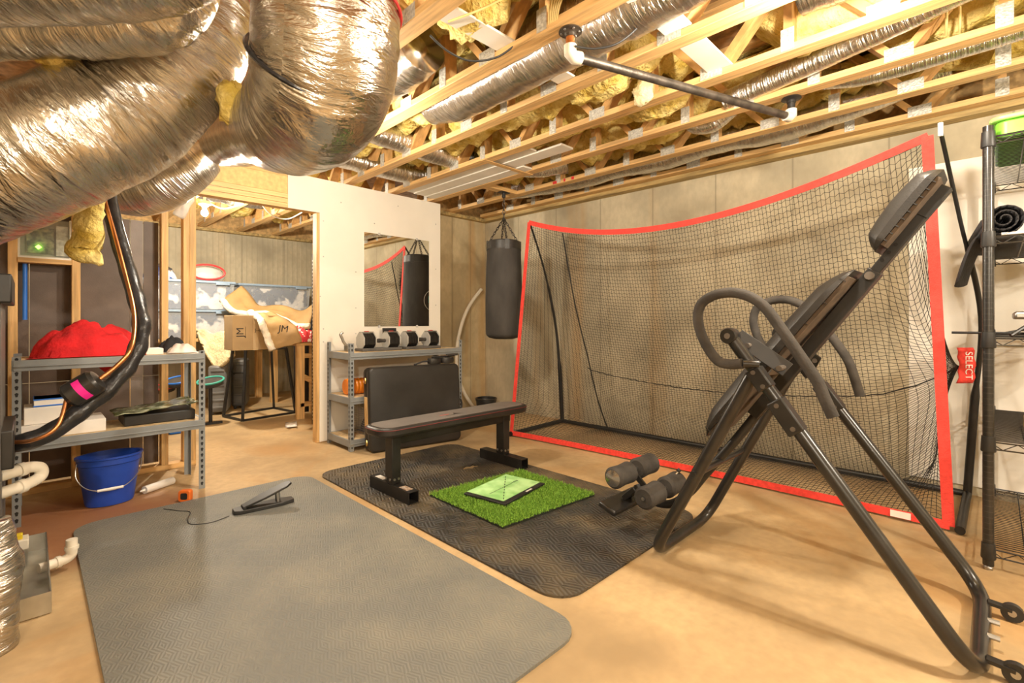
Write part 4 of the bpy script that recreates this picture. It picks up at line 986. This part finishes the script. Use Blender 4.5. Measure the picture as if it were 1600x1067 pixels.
# red stitched sleeve with lettering
SM = frame(U(1511,571,d=2.85), (-.0,.0,-1), (.72,-.69,0))
slv = B(); slv.grid(12, 8, lambda u, v: SM@V((-.105+.21*u, -.062+.10*v+.012*math.sin(u*3), .006*math.sin(u*17)+.004*math.sin(v*6))))
sl = obj('red_sleeve', slv, red_band, gn, ang=180, solid=.004)
text('sleeve_lettering', 'SELECT', .062, SM@Matrix.Translation((0,.0,.010))@Matrix.Scale(.82,4,(1,0,0)), white_m, sl)
text('sleeve_lettering', 'SELECT', .062, SM@Matrix.Translation((0,.0,-.010))@Matrix.Scale(.82,4,(1,0,0))@Matrix.Rotation(PI,4,'X'), white_m, sl)

# ------------------------------------------------------------ inversion table
it = thing('inversion_table', 'black inversion table with foam handles tilted upright in the foreground', 'inversion table', (2.38,.57,0))
XN, XF, XC = 2.05, 2.71, 2.38
TR = .026
def u_frame(ytop, ztop, ybot, bend, name, xn=XN, xf=XF):
    """two legs joined by a rounded floor bar"""
    a, b_ = V((xn, ytop, ztop)), V((xn, ybot, TR+.004)); c, d = V((xf, ybot, TR+.004)), V((xf, ytop, ztop))
    up = (a-b_).normalized(); pts = [a]
    for (cor, e1, e2) in ((b_, up, V((1,0,0))), (c, V((-1,0,0)), up)):
        s, e = cor+e1*bend, cor+e2*bend
        for k in range(11):
            t = k/10; pts.append(s*(1-t)**2+cor*(2*t*(1-t))+e*t*t)
    pts.append(d)
    return obj(name, B().tube(pts, TR, 20), black_metal, it)
PVY, PVZ = .775, 1.06
u_frame(PVY, PVZ, .035, .13, 'rear_leg_frame')
u_frame(.70, .90, 1.14, .12, 'front_leg_frame', XN+.03, XF-.03)
obj('cross_brace', B().cyl((XN+.03,.945,.44),(XF-.03,.945,.44), .016, 14), black_metal, it)
for x in (XN, XF):
    s = -1 if x == XN else 1
    obj('pivot_cap', B().lathe([(0,0),(.03,0),(.034,.01),(.034,.05),(.03,.06),(0,.06)], (0,0,0), 20, M=Matrix.Translation((x-.03*1,PVY,PVZ))@Matrix.Rotation(PI/2,4,'Y')), black_metal, it)
    obj('pivot_bolt', B().cyl((x-.034,PVY,PVZ),(x-.028,PVY,PVZ), .012, 12), bolt_m, it)
    ud = V((0,-.58,-.815)).normalized() if False else (V((x,.035,0))-V((x,PVY,PVZ))).normalized()
    for (t0, t1, w) in ((.16,.25,.060), (.30,.44,.064)):
        p, q = V((x,PVY,PVZ))+ud*t0, V((x,PVY,PVZ))+ud*t1
        pl = obj('clamp_bracket', B().bar(p, q, (.058), w, up=V((1,0,0)).cross(ud)), black_satin, it, bevel=.006)
        bo = B()
        for k in (.15,.85): m = p.lerp(q, k); bo.cyl((x-.034,m.y,m.z),(x+.034,m.y,m.z), .009, 10)
        pieces('bolt', bo, bolt_m, it)
    # swing arm from the pivot down to the bed
    e = V((x+(-.0 if x == XN else 0),.60,.93))
    obj('swing_arm', B().bar((x+(.05 if x == XN else -.05),PVY-.01,PVZ+.0),(x+(.09 if x == XN else -.09),.585,.925), .008, .065, up=(0,.6,.8)), black_satin, it, bevel=.002)
    m2 = B()
    for (yy, zz_) in ((.72,1.02),(.60,.935)): m2.cyl((x+.03*(1 if x == XN else -1),yy,zz_),(x+.10*(1 if x == XN else -1),yy,zz_), .011, 10)
    pieces('bolt', m2, bolt_m, it)
# foam handles
hn = [(1160,568),(1140,569),(1121,563),(1103,538),(1091,505),(1094,478),(1112,463),(1142,457),(1172,464),(1196,481),(1220,513),(1250,556),(1277,596),(1288,622),(1302,652)]
hf = [(1206,546),(1192,540),(1182,522),(1177,500),(1184,480),(1204,470),(1227,468),(1248,474),(1262,486),(1290,515),(1312,543),(1326,565),(1335,590),(1344,619)]
for pts, X in ((hn, XN-.045), (hf, XF+.03)):
    P = [U(a, b_, X=X) for a, b_ in pts]
    obj('foam_handle', B().tube(crom(P, 6), .0205, 16), black_foam, it)
    obj('handle_stub', B().cyl(P[0]+V((0,.03,0)) if False else P[0], P[0]+V((.03 if X < 2.3 else -.03, -.05, -.002)), .016, 12), black_metal, it)
# bed: rail, pads, boom.  e = towards the head, n = off the pads
e = V((0,-.585,.811)).normalized(); nrm = V((0,.811,.585)).normalized(); xa = V((1,0,0))
O = V((XC,.627,.914))
def bed(x, al, h): return O + xa*x + e*al + nrm*h
obj('bed_rail', B().bar(bed(0,-.28,0), bed(0,.50,0), .065, .05, up=nrm), black_satin, it, bevel=.003)
obj('head_rail', B().bar(bed(0,.40,.0), bed(0,.86,.0), .05, .036, up=nrm), black_satin, it, bevel=.003)
ho = B()
for al in (.545,.58,.615): ho.cyl(bed(-.027,al,.004), bed(.027,al,.004), .007, 10)
obj('adjuster_holes', ho, slot_m, it, kind='stuff')
obj('rail_knob', B().cyl(bed(-.055,.475,.0), bed(-.03,.475,.0), .016, 14), bolt_m, it)
obj('headrest_bracket', B().bar(bed(-.028,.74,.012), bed(-.028,.81,.012), .008, .07, up=nrm), black_satin, it)
def cushion(a0, a1, wid, h0, prof, name, tilt=0.0):
    """pad outline in side view (along, height) with rounded ends, spread across x"""
    b = B(); nx = 14; na = 30
    def top(u, v):
        x = (u*2-1); al = a0+(a1-a0)*v; r = (1-abs(x)**5)
        en = min(1, (v*(1-v)*4)*2.2)**.5 if 0 < v < 1 else 0
        ww = wid*(.72+.28*en)
        return bed(x*ww, al, h0+tilt*(1-v)+prof(v)*(.35+.65*max(0, r)**.5)*max(.12, en)+(1-abs(x)**2)*.0)
    def bot(u, v):
        x = (u*2-1); al = a0+(a1-a0)*v; en = min(1, (v*(1-v)*4)*2.2)**.5 if 0 < v < 1 else 0
        return bed(x*wid*(.72+.28*en), al, h0+tilt*(1-v))
    b.grid(nx, na, lambda u, v: top(1-u, v)); b.grid(nx, na, bot)
    w = nx+1
    n0 = (na+1)*w
    for j in range(na):
        b.f.append([j*w+nx, n0+j*w, n0+(j+1)*w, (j+1)*w+nx][::-1]); b.f.append([j*w, n0+j*w+nx, n0+(j+1)*w+nx, (j+1)*w])
    for i in range(nx):
        b.f.append([i, i+1, n0+nx-i-1, n0+nx-i]); b.f.append([na*w+i, na*w+i+1, n0+na*w+nx-i-1, n0+na*w+nx-i][::-1])
    o = obj(name, b, black_vinyl, it, ang=55)
    bb = B(); bb.prism([( -wid*.93, a0+.03),(wid*.93, a0+.03),(wid*.93,a1-.03),(-wid*.93,a1-.03)], h0-.014, h0-.001, Matrix(((1,0,0,O.x),(0,e.y,nrm.y,O.y),(0,e.z,nrm.z,O.z),(0,0,0,1))))
    if tilt:
        bb = B()
        bb.add([bed(sx*wid*.9, al, h0+tilt*(1-(al-a0)/(a1-a0))+dh) for al in (a0+.03, a1-.03) for sx in (-1,1) for dh in (-.014,-.001)], [(0,1,3,2),(4,6,7,5),(0,4,5,1),(2,3,7,6),(1,5,7,3),(0,2,6,4)])
    obj('pad_backing', bb, M('brown_backing', (.09,.065,.045), .9, scale=18, var=.3), o, smooth=False)
    st = B()
    for k in range(9):
        al = a0+.05+(a1-a0-.1)*k/8; tz = h0+tilt*(1-(al-a0)/(a1-a0)); st.bar(bed(-wid*.97,al,tz-.012), bed(-wid*.99,al,tz+.018), .004, .004)
    obj('pleats', st, black_satin, o, kind='stuff')
    return o
cushion(-.47, .47, .165, .040, lambda v: .060+.016*math.sin(PI*v), 'backrest_pad', .035)
cushion(.56, .895, .125, .030, lambda v: .056+.020*math.sin(PI*v), 'headrest_pad')
for s in (-1, 1): obj('bed_bracket', B().bar(bed(s*.04,-.02,.02), bed(s*.19,-.02,.03), .05, .006, up=nrm), steel_m, it)
bp2 = [bed(0,-.20,-.005), bed(0,-.42,-.01), V((XC,1.02,.36)), V((XC,1.10,.25)), V((XC,1.20,.165)), V((XC,1.30,.150)), V((XC,1.375,.185)), V((XC,1.40,.22))]
obj('boom_tube', B().tube(crom(bp2, 8), .021, 14), black_satin, it)
for (y, z, xw, xs) in ((1.425,.292,.205,0), (1.255,.225,.19,.0)):
    obj('roller_axle', B().cyl((XC-xw-.005,y,z),(XC+xw+.005,y,z), .010, 10), steel_m, it)
    for s in (-1, 1):
        a, b_ = XC+s*.035, XC+s*xw
        ro = obj('ankle_roller', B().tube([(a,y,z),(a+(b_-a)*.08,y,z),(a+(b_-a)*.5,y,z),(a+(b_-a)*.92,y,z),(b_,y,z)], [.045,.058,.054,.058,.046], 22), black_foam, it)
        if y > 1.4: obj('chrome_cap', B().lathe([(0,.006),(.025,.004),(.044,0),(.044,-.004),(0,-.004)][::-1], (0,0,0), 20, M=Matrix.Translation((b_,y,z))@Matrix.Rotation(s*PI/2,4,'Y')), chrome, ro)
        else: obj('roller_hole', B().cyl((b_-s*.002,y,z),(b_+s*.001,y,z), .014, 14), slot_m, ro)
obj('ankle_lever', B().bar((XC,1.43,.285),(XC,1.30,.17), .03, .012, up=(1,0,0)), black_satin, it)
obj('lever_handle', B().cyl((XC+.06,1.28,.20),(XC+.16,1.24,.29), .006, 10), chrome, it)
obj('lever_knob', B().lathe([(0,-.015),(.015,0),(0,.015)], (XC+.162,1.238,.295), 14), black_plastic, it, ang=180)
obj('foot_plate', B().box(-.17,.17,-.055,.055,-.016,.016, Matrix.Translation((XC-.02,1.475,.112))@Matrix.Rotation(math.radians(18),4,'X')), black_metal, it, bevel=.010)
obj('foot_bracket', B().bar((XC,1.40,.20),(XC,1.47,.13), .07, .03), black_satin, it, bevel=.003)
obj('pivot_hole_bar', B().cyl((XN-.01,.93,.455),(XN+.06,.93,.455), .012, 10), black_satin, it)
for x in (XN+.10, XF-.12):
    w = obj('caster_wheel', B().tube([(x-.012,-.045,.036),(x+.012,-.045,.036)], .032, 20), black_plastic, it)
    obj('wheel_hub', B().cyl((x-.014,-.045,.036),(x+.014,-.045,.036), .012, 12), steel_m, w)
    obj('caster_fork', B().bar((x,.02,.05),(x,-.045,.045), .034, .012), black_satin, it)
bo = B()
for x in (XC-.06, XC+.06): bo.cyl((x,-.012,.045),(x,.02,.045), .010, 8)
pieces('bolt', bo, steel_m, it)

# ------------------------------------------------------------ black wire rack
RX0, RX1, RY0, RY1 = 3.065, 4.19, -.44, .022
RZ = (1.95, 1.50, 1.045, .577, .095)
rk = thing('wire_rack', 'tall black wire shelving rack at the right edge', 'rack', ((RX0+RX1)/2, (RY0+RY1)/2, 0))
for x in (RX0, RX1):
    for y in (RY0, RY1):
        p = obj('post', B().cyl((x,y,.02),(x,y,2.0), .0195, 18), black_metal, rk)
        rg_ = B()
        for k in range(int(1.9/.0254)): rg_.cyl((x,y,.06+k*.0254),(x,y,.0615+k*.0254), .0199, 14)
        obj('height_grooves', rg_, M('groove_grey', (.07,.065,.06), .5) if 'groove_grey' not in bpy.data.materials else bpy.data.materials['groove_grey'], p, kind='stuff')
        obj('foot', B().lathe([(0,0),(.016,0),(.018,.012),(.012,.02),(.012,.03),(0,.03)], (x,y,0), 14), steel_m, rk)
        for z in RZ: obj('collar', B().lathe([(.0245,-.035),(.0265,-.03),(.0235,.035),(.02,.036)], (x,y,z-.01), 18), black_plastic, rk)
for z in RZ:
    s = B(); r = .0035
    for zz_ in (z, z-.032):
        for (p, q) in (((RX0,RY0),(RX1,RY0)),((RX1,RY0),(RX1,RY1)),((RX1,RY1),(RX0,RY1)),((RX0,RY1),(RX0,RY0))): s.tube([(p[0],p[1],zz_),(q[0],q[1],zz_)], r, 6)
    def zig(p, q, n):
        s.tube([V(p).lerp(V(q), k/n)+V((0,0,-.032 if k % 2 else 0)) for k in range(n+1)], .0025, 5)
    zig((RX0,RY1,z),(RX1,RY1,z), 26); zig((RX0,RY0,z),(RX1,RY0,z), 26); zig((RX0,RY0,z),(RX0,RY1,z), 10); zig((RX1,RY0,z),(RX1,RY1,z), 10)
    for k in range(1, 40): x = RX0+(RX1-RX0)*k/40; s.tube([(x,RY0,z+.003),(x,RY1,z+.003)], .0022, 5)
    for k in range(1, 4): y = RY0+(RY1-RY0)*k/4; s.tube([(RX0,y,z-.002),(RX1,y,z-.002)], .003, 5)
    s.uv = {}
    obj('wire_shelf', s, black_metal, rk)
gbx = thing('green_bin', 'bright green plastic bin with lid on the top rack shelf', 'bin', (3.36,-.2,1.957))
obj('bin_body', B().prism(rrect(3.12,3.74,-.40,.0,.04), 1.957, 2.03), green_bin_m, gbx, bevel=.008)
obj('lid', B().prism(rrect(3.10,3.76,-.42,.02,.05), 2.03, 2.05), M('pale_green_lid', (.42,.78,.22), .4, var=.05), gbx, bevel=.006)
obj('grey_latch', B().box(3.095,3.12,-.2,-.1,1.985,2.045), M('grey_latch', (.2,.2,.2), .5), gbx, bevel=.004)
rm = thing('rolled_mat', 'rolled black mat with white lining on the second rack shelf', 'mat', (3.5,0,1.507))
sp = [(( .012+.0042*k/3)*math.cos(k*.42), (.012+.0042*k/3)*math.sin(k*.42)) for k in range(46)]
ro_ = B(); n = len(sp)
for k in range(n-1): ro_.add([(3.12,-.03+sp[k][0],1.585+sp[k][1]),(3.12,-.03+sp[k+1][0],1.585+sp[k+1][1]),(4.05,.05+sp[k+1][0],1.585+sp[k+1][1]),(4.05,.05+sp[k][0],1.585+sp[k][1])], [(0,1,2,3)])
obj('roll', ro_, black_cloth, rm, solid=.005)
obj('lining', B().box(3.12,3.9,-.10,-.02,1.512,1.522), white_card, rm)
fp = B(); fp.grid(14, 8, lambda u, v: (3.3+.55*u, .03+.10*v+.02*math.sin(u*7), 1.56-.24*v*v-.02*math.sin(u*5)*v))
obj('hanging_flap', fp, black_cloth, rm, ang=180, solid=.004)
cloth('black_tarp', (3.6,-.28,1.507), .40, .12, .10, black_cloth, 'folded black tarp behind the rolled mat on the rack', 21, 'tarp')
tag(obj('white_plank', B().box(3.2,4.0,-.32,-.24,1.645,1.66), white_card, bevel=.002), 'white flat plank lying on the black tarp behind the rolled mat', 'plank')
tl_ = thing('hand_tool', 'dark hand tool with long handle on the third rack shelf', 'tool', (3.35,-.15,1.055))
obj('tool_body', B().box(3.15,3.50,-.30,-.06,1.13,1.165), steel_m, tl_, bevel=.01); obj('tool_frame', B().tube(crom([(3.12,-.05,1.056),(3.16,-.1,1.10),(3.22,-.16,1.145),(3.3,-.2,1.15)],6), .008, 8), black_satin, tl_)
obj('tool_base', B().box(3.2,3.45,-.28,-.10,1.055,1.09), black_satin, tl_, bevel=.006); obj('tool_leg', B().box(3.3,3.34,-.2,-.16,1.085,1.135), black_satin, tl_)
tag(obj('thin_rod', B().cyl((3.62,.17,1.058),(3.56,-.25,1.058), .007, 10), black_satin), 'thin dark rod sticking out from the third rack shelf', 'rod')
cable([(3.66,-.03,1.056),(3.72,-.12,1.075),(3.8,-.2,1.058),(3.88,-.3,1.07),(3.98,-.35,1.056)], .006, black_plastic, 'loose black cord on the third rack shelf')
cb = thing('camo_case', 'small camouflage case on the fourth rack shelf', 'case', (3.35,-.22,.583))
obj('case_body', B().box(3.18,3.55,-.36,-.10,.583,.66), camo_m, cb, bevel=.012); obj('strap', B().box(3.30,3.34,-.362,-.098,.582,.664), black_cloth, cb)

# ------------------------------------------------------------ storage room behind the opening
tbl = thing('wooden_table', 'wooden table under the storage totes', 'table', (1.6,7.35,0))
obj('table_top', B().box(.75,2.45,7.02,7.75,.865,.905), wood_x, tbl, bevel=.004)
for (x, y) in ((.8,7.07),(2.4,7.07),(.8,7.7),(2.4,7.7)): obj('leg', B().box(x-.04,x+.04,y-.04,y+.04,0,.865), wood_z, tbl)
def tote(x0, x1, y0, y1, z, h, label, seed):
    t = thing('storage_tote', label, 'storage box', ((x0+x1)/2,(y0+y1)/2,z), 'clear storage totes')
    b = B(); i = .025
    vs = [(x0+i,y0+i,z+.002),(x1-i,y0+i,z+.002),(x1-i,y1-i,z+.002),(x0+i,y1-i,z+.002),(x0,y0,z+h-.02),(x1,y0,z+h-.02),(x1,y1,z+h-.02),(x0,y1,z+h-.02)]
    b.add(vs, [(0,3,2,1),(0,1,5,4),(1,2,6,5),(2,3,7,6),(3,0,4,7)]); obj('clear_body', b, clear_tote, t, smooth=False)
    obj('lid', B().box(x0-.015,x1+.015,y0-.015,y1+.015,z+h-.03,z+h), blue_lid, t, bevel=.006)
    obj('lid_handle', B().box(x1-.22,x1-.06,y0-.03,y0-.012,z+h-.05,z+h-.015), blue_lid, t, bevel=.004)
    c = B(); c.grid(22, 10, lambda u, v: (x0+i+.012+(x1-x0-2*i-.024)*u, y0+i+.02+.012*N3((u*6,v*6,seed),1), z+.012+(h-.07)*v))
    c.box(x0+.06,x1-.06,y0+.07,y1-.06,z+.01,z+h-.07)
    obj('contents', c, clothes, t, ang=180)
tote(.95,1.92,7.10,7.58,.906,.36,'clear tote of clothes, lower one of the stack behind the studs',1)
tote(.95,1.92,7.10,7.58,1.268,.37,'clear tote with blue lid, upper one of the stack behind the studs',2)
tote(2.02,2.98,7.25,7.72,1.22,.42,'clear tote of clothes right of the stack, behind the kraft insulation',3)
tag(obj('dark_crate', B().box(2.04,2.94,7.2,7.75,.906,1.218), navy, bevel=.01), 'dark crate under the right clear tote', 'crate')
zb = thing('zip_bag', 'clear zipped bag with red piping on the upper tote', 'bag', (1.55,7.3,1.64))
b = B(); b.lathe([(0,0),(.19,.0),(.22,.06),(.19,.15),(.10,.21),(0,.22)], (1.62,7.32,1.64), 20, 1.1, .8); obj('film', b, clear_film, zb, ang=180)
obj('red_piping', B().tube([V((1.62+.20*math.cos(t),7.15,1.752+.095*math.sin(t))) for t in [2*PI*k/24 for k in range(24)]], .012, 8, closed=True), red_plain, zb)
obj('stuffing', B().lathe([(0,.004),(.14,.01),(.16,.06),(.10,.13),(0,.15)], (1.62,7.32,1.64), 16, 1.1, .7), M('red_grey_cloth',(.4,.14,.14),.9,scale=6,var=.3,col2=(.6,.5,.48)), zb, ang=180)
bw = thing('blue_wrapped_bundle', 'blue and white wrapped bundle at the left on the upper tote', 'bag', (1.12,7.3,1.64))
cloth('bundle', (1.14,7.32,1.64), .17, .17, .15, M('blue_white_print',(.06,.14,.42),.4,scale=7,var=.2,col2=(.7,.7,.72),lo=.48,hi=.56), None, 31, parent=bw)
obj('black_tie', B().tube(crom([(1.0,7.2,1.66),(1.05,7.18,1.78),(1.14,7.18,1.81),(1.25,7.2,1.76)],6), .012, 8), black_plastic, bw)
# plant stand frame
S4 = [U(349,650,Z=.012), U(379,657,Z=.012), U(462,644,Z=.012), U(428,637,Z=.012)]
St = [U(364,552,d=5.75), U(384,556,d=5.5), U(447,552,d=5.75), U(424,549,d=5.95)]
zt2 = .80
St = [V((p.x,p.y,zt2)) for p in St]
fs = thing('metal_stand', 'dark metal stand with splayed legs under the cardboard box', 'stand', ((S4[0]+S4[2])/2).to_tuple()[:2]+(0,))
for k in range(4):
    obj('leg', B().bar(S4[k], St[k], .026, .026), black_satin, fs)
    obj('base_rail', B().bar(S4[k], S4[(k+1)%4], .024, .024), black_satin, fs)
    obj('top_rail', B().bar(St[k], St[(k+1)%4], .024, .024), black_satin, fs)
# cardboard box with printed marks
cbx = thing('cardboard_box', 'brown cardboard box printed with a logo, on the metal stand', 'box', (1.95,5.9,.815))
bx_a, bx_b = U(362,553,Z=.815) , None
CM = frame(V((St[1].x-.10,St[1].y+.02,.813)), (.93,.36,0), (-.36,.93,0))
CM = frame(U(363,552,Y=5.62), (1,0,0), (0,1,0)); CM.translation.z = .813
obj('carton', B().box(0,.44,0,.30,0,.37,CM), cardb, cbx, bevel=.004)
obj('tape', B().box(.20,.25,-.002,.302,-.002,.372,CM), M('packing_tape',(.55,.42,.24),.3), cbx)
MF = CM@frame((.075,-.003,.19),(0,0,1),(-1,0,0))
text('printed_logo', 'JM', .10, MF, ink, cbx)
lf = B(); lf.bar(CM@V((.125,-.002,.13)), CM@V((.125,-.002,.25)), .004, .002); obj('logo_bar', lf, ink, cbx)
text('script_print', 'J--nsville', .05, CM@frame((.30,-.003,.21),(1,0,0),(0,0,1)), ink, cbx)
# kraft-faced insulation draped over box and totes
kb = thing('kraft_insulation_batt', 'kraft-faced white insulation batt draped over the cardboard box', 'insulation', (2.1,6.0,1.2))
kp = [[U(378,447,d=6.35),U(394,464,d=6.35),U(406,478,d=6.3),U(425,477,d=6.25),U(450,479,d=6.2),U(475,485,d=6.15),U(491,474,d=6.1)],
      [U(346,468,d=6.1),U(364,486,d=6.05),U(390,491,d=6.05),U(415,490,d=6.05),U(440,498,d=6.0),U(462,508,d=5.95),U(484,510,d=5.95)]]
def bil(rows, u, v):
    a = crom(rows[0], 4); b2 = crom(rows[1], 4); k = u*(len(a)-1); i = min(int(k), len(a)-2); f = k-i
    return V(a[i]).lerp(V(a[i+1]), f).lerp(V(b2[i]).lerp(V(b2[i+1]), f), v)
def sheet(rows, nm, label_parts):
    b = B(); b.grid(28, 10, lambda u, v: bil(rows, u, v)+V((0,0,.025*N3((u*6,v*4,3),1))))
    o = obj(nm, b, kraft, kb, ang=180, solid=.01)
    eb = [bil(rows, u/20, 1.0) for u in range(21)]
    obj('white_edge', B().tube(eb, .036, 14, jit=.4, fr=15, seed=2), fluff, kb, ang=180)
    return o
k1 = sheet(kp, 'kraft_sheet', 0)
kp2 = [[U(425,489,d=5.55),U(448,499,d=5.3),U(466,515,d=5.2),U(472,534,d=5.18)], [U(392,489,d=5.42),U(407,500,d=5.12),U(417,525,d=5.08),U(426,547,d=5.06)]]
k2 = sheet(kp2, 'kraft_sheet', 0)
text('printed_logo', 'JM', .10, frame(U(443,514,d=5.08), (1,-.95,-.12), (.1,.1,.9)), ink, k2)
# raw insulation sheet hanging to the left of the box
rs_ = [[U(305,512,d=6.1),U(335,520,d=6.0),U(362,515,d=5.95)], [U(318,545,d=5.9),U(338,575,d=5.8),U(366,555,d=5.75)]]
b = B(); b.grid(20, 14, lambda u, v: bil(rs_, u, v)+V((0,0,.03*N3((u*5,v*5,9),1))))
tag(obj('insulation_sheet', b, insul2, ang=180, solid=.03), 'pale insulation sheet sagging left of the cardboard box', 'insulation')
# toy drums, suitcases
def drum(px, py, d, ring, label, rr=.125):
    c = U(px, py, d=d); t = thing('drum_pad', label, 'drum pad', (c.x,c.y,0), 'toy drum pads')
    tl = Matrix.Translation(c)@Matrix.Rotation(math.radians(14),4,V((1,-1,0)))
    obj('pad', B().lathe([(0,-.05),(rr*.85,-.05),(rr,-.015),(rr,.0),(0,.002)], (0,0,0), 28, M=tl), black_foam, t)
    obj('coloured_rim', B().tube([tl@V((rr*math.cos(2*PI*k/32),rr*math.sin(2*PI*k/32),.004)) for k in range(32)], .011, 8, closed=True), ring, t)
    obj('stand_leg', B().cyl((c.x,c.y,0),(c.x,c.y,c.z-.05), .018, 10), black_satin, t)
    obj('stand_foot', B().box(c.x-.11,c.x+.11,c.y-.02,c.y+.02,0,.025), black_satin, t)
drum(279,594,5.2,blue_bright,'toy drum pad with blue rim behind the door stud')
drum(329,595,5.25,teal_m,'toy drum pad with teal rim beside the suitcase')
drum(258,604,5.3,red_plain,'toy drum pad with red rim, mostly hidden by the stud', .10)
tag(obj('blue_crate', B().box(.98,1.2,5.75,5.95,0,.26), blue_bright, bevel=.01), 'bright blue box on the floor behind the studs', 'box')
def case(px, py, d, w, h, mat, label):
    c = U(px, py, d=d); t = thing('suitcase', label, 'suitcase', (c.x,c.y,0), 'suitcases in storage')
    Mx = frame((c.x,c.y,.03),(1,-.4,0),(.4,1,0))
    obj('shell', B().box(-w/2,w/2,-.20,.20,0,h,Mx), mat, t, bevel=.03)
    for k in range(6): z = .06+(h-.12)*k/5; obj('rib', B().box(-w/2+.03,w/2-.03,-.208,-.20,z-.012,z+.012,Mx), mat, t, bevel=.004)
    for s in (-1,1):
        wv = B(); a = Mx@V((s*(w/2-.04),-.17,-.008)); wv.tube([a+V((-.012,0,0)),a+V((.012,0,0))], .022, 12); obj('wheel', wv, black_plastic, t)
    obj('handle', B().tube(crom([Mx@V((-.05,-.205,h*.7)),Mx@V((-.05,-.23,h*.72)),Mx@V((.05,-.23,h*.72)),Mx@V((.05,-.205,h*.7))],5), .008, 8), black_plastic, t)
case(344,600,5.95,.20,.56,grey_case,'grey ribbed suitcase standing behind the teal drum pad')
case(376,596,6.35,.17,.60,M('dark_grey_case',(.09,.09,.088),.45,var=.15),'dark grey suitcase with black trim behind the metal stand')
# sawhorse with red cloth, steel post
sh = thing('wooden_sawhorse', 'wooden frame standing at the right side of the storage opening', 'sawhorse', (2.2,5.55,0))
l0 = U(470,655,Z=0); 
obj('front_leg', B().box(l0.x-.045,l0.x+.045,l0.y,l0.y+.045,0,.84), wood_z, sh, bevel=.003)
obj('rear_leg', B().box(l0.x+.25,l0.x+.33,l0.y+.35,l0.y+.39,0,.84), wood_z, sh, bevel=.003)
obj('top_beam', B().box(l0.x-.05,l0.x+.55,l0.y,l0.y+.4,.84,.88), wood_x, sh, bevel=.003)
obj('rung', B().bar((l0.x,l0.y+.06,.72),(l0.x+.4,l0.y+.06,.72), .03, .05), wood_x, sh)
obj('brace', B().bar((l0.x,l0.y+.03,.50),(l0.x+.4,l0.y+.06,.30), .03, .06), wood_x, sh)
obj('lower_step', B().box(l0.x,l0.x+.4,l0.y+.0,l0.y+.12,.14,.18), wood_x, sh)
cloth('red_floral_bag', (l0.x+.08,l0.y+.12,.88), .16, .15, .14, red_floral, 'red and white floral cloth bag on the wooden frame', 41, 'bag')
cloth('dark_jacket', (l0.x+.42,l0.y+.58,1.0), .28, .16, .22, navy, 'dark navy jacket heap behind the red floral bag', 43, 'jacket')
tag(obj('dark_box', B().box(l0.x+.2,l0.x+.65,l0.y+.42,l0.y+.75,0,1.0), black_plastic, bevel=.01), 'black box behind the wooden frame', 'box')
p0 = V((2.115,5.02,0))
ps = thing('steel_post_shelf', 'dark perforated steel shelf standing just behind the door jamb', 'shelf', (2.6,5.2,0))
for (x, y) in ((2.2,5.0),(3.2,5.0),(2.2,5.25),(3.2,5.25)):
    p = obj('post', B().box(x-.018,x+.018,y-.018,y+.018,0,1.85), black_satin, ps)
    s = B()
    for k in range(44): s.box(x-.0186,x-.0181,y-.008,y+.008,.05+k*.04,.068+k*.04); s.box(x-.008,x+.008,y-.0186,y-.0181,.05+k*.04,.068+k*.04)
    obj('slots', s, steel_m, p, smooth=False, kind='stuff')
for z in (.2,.8,1.35,1.8): obj('shelf_board', B().box(2.19,3.21,4.99,5.26,z,z+.02), osb_m, ps)
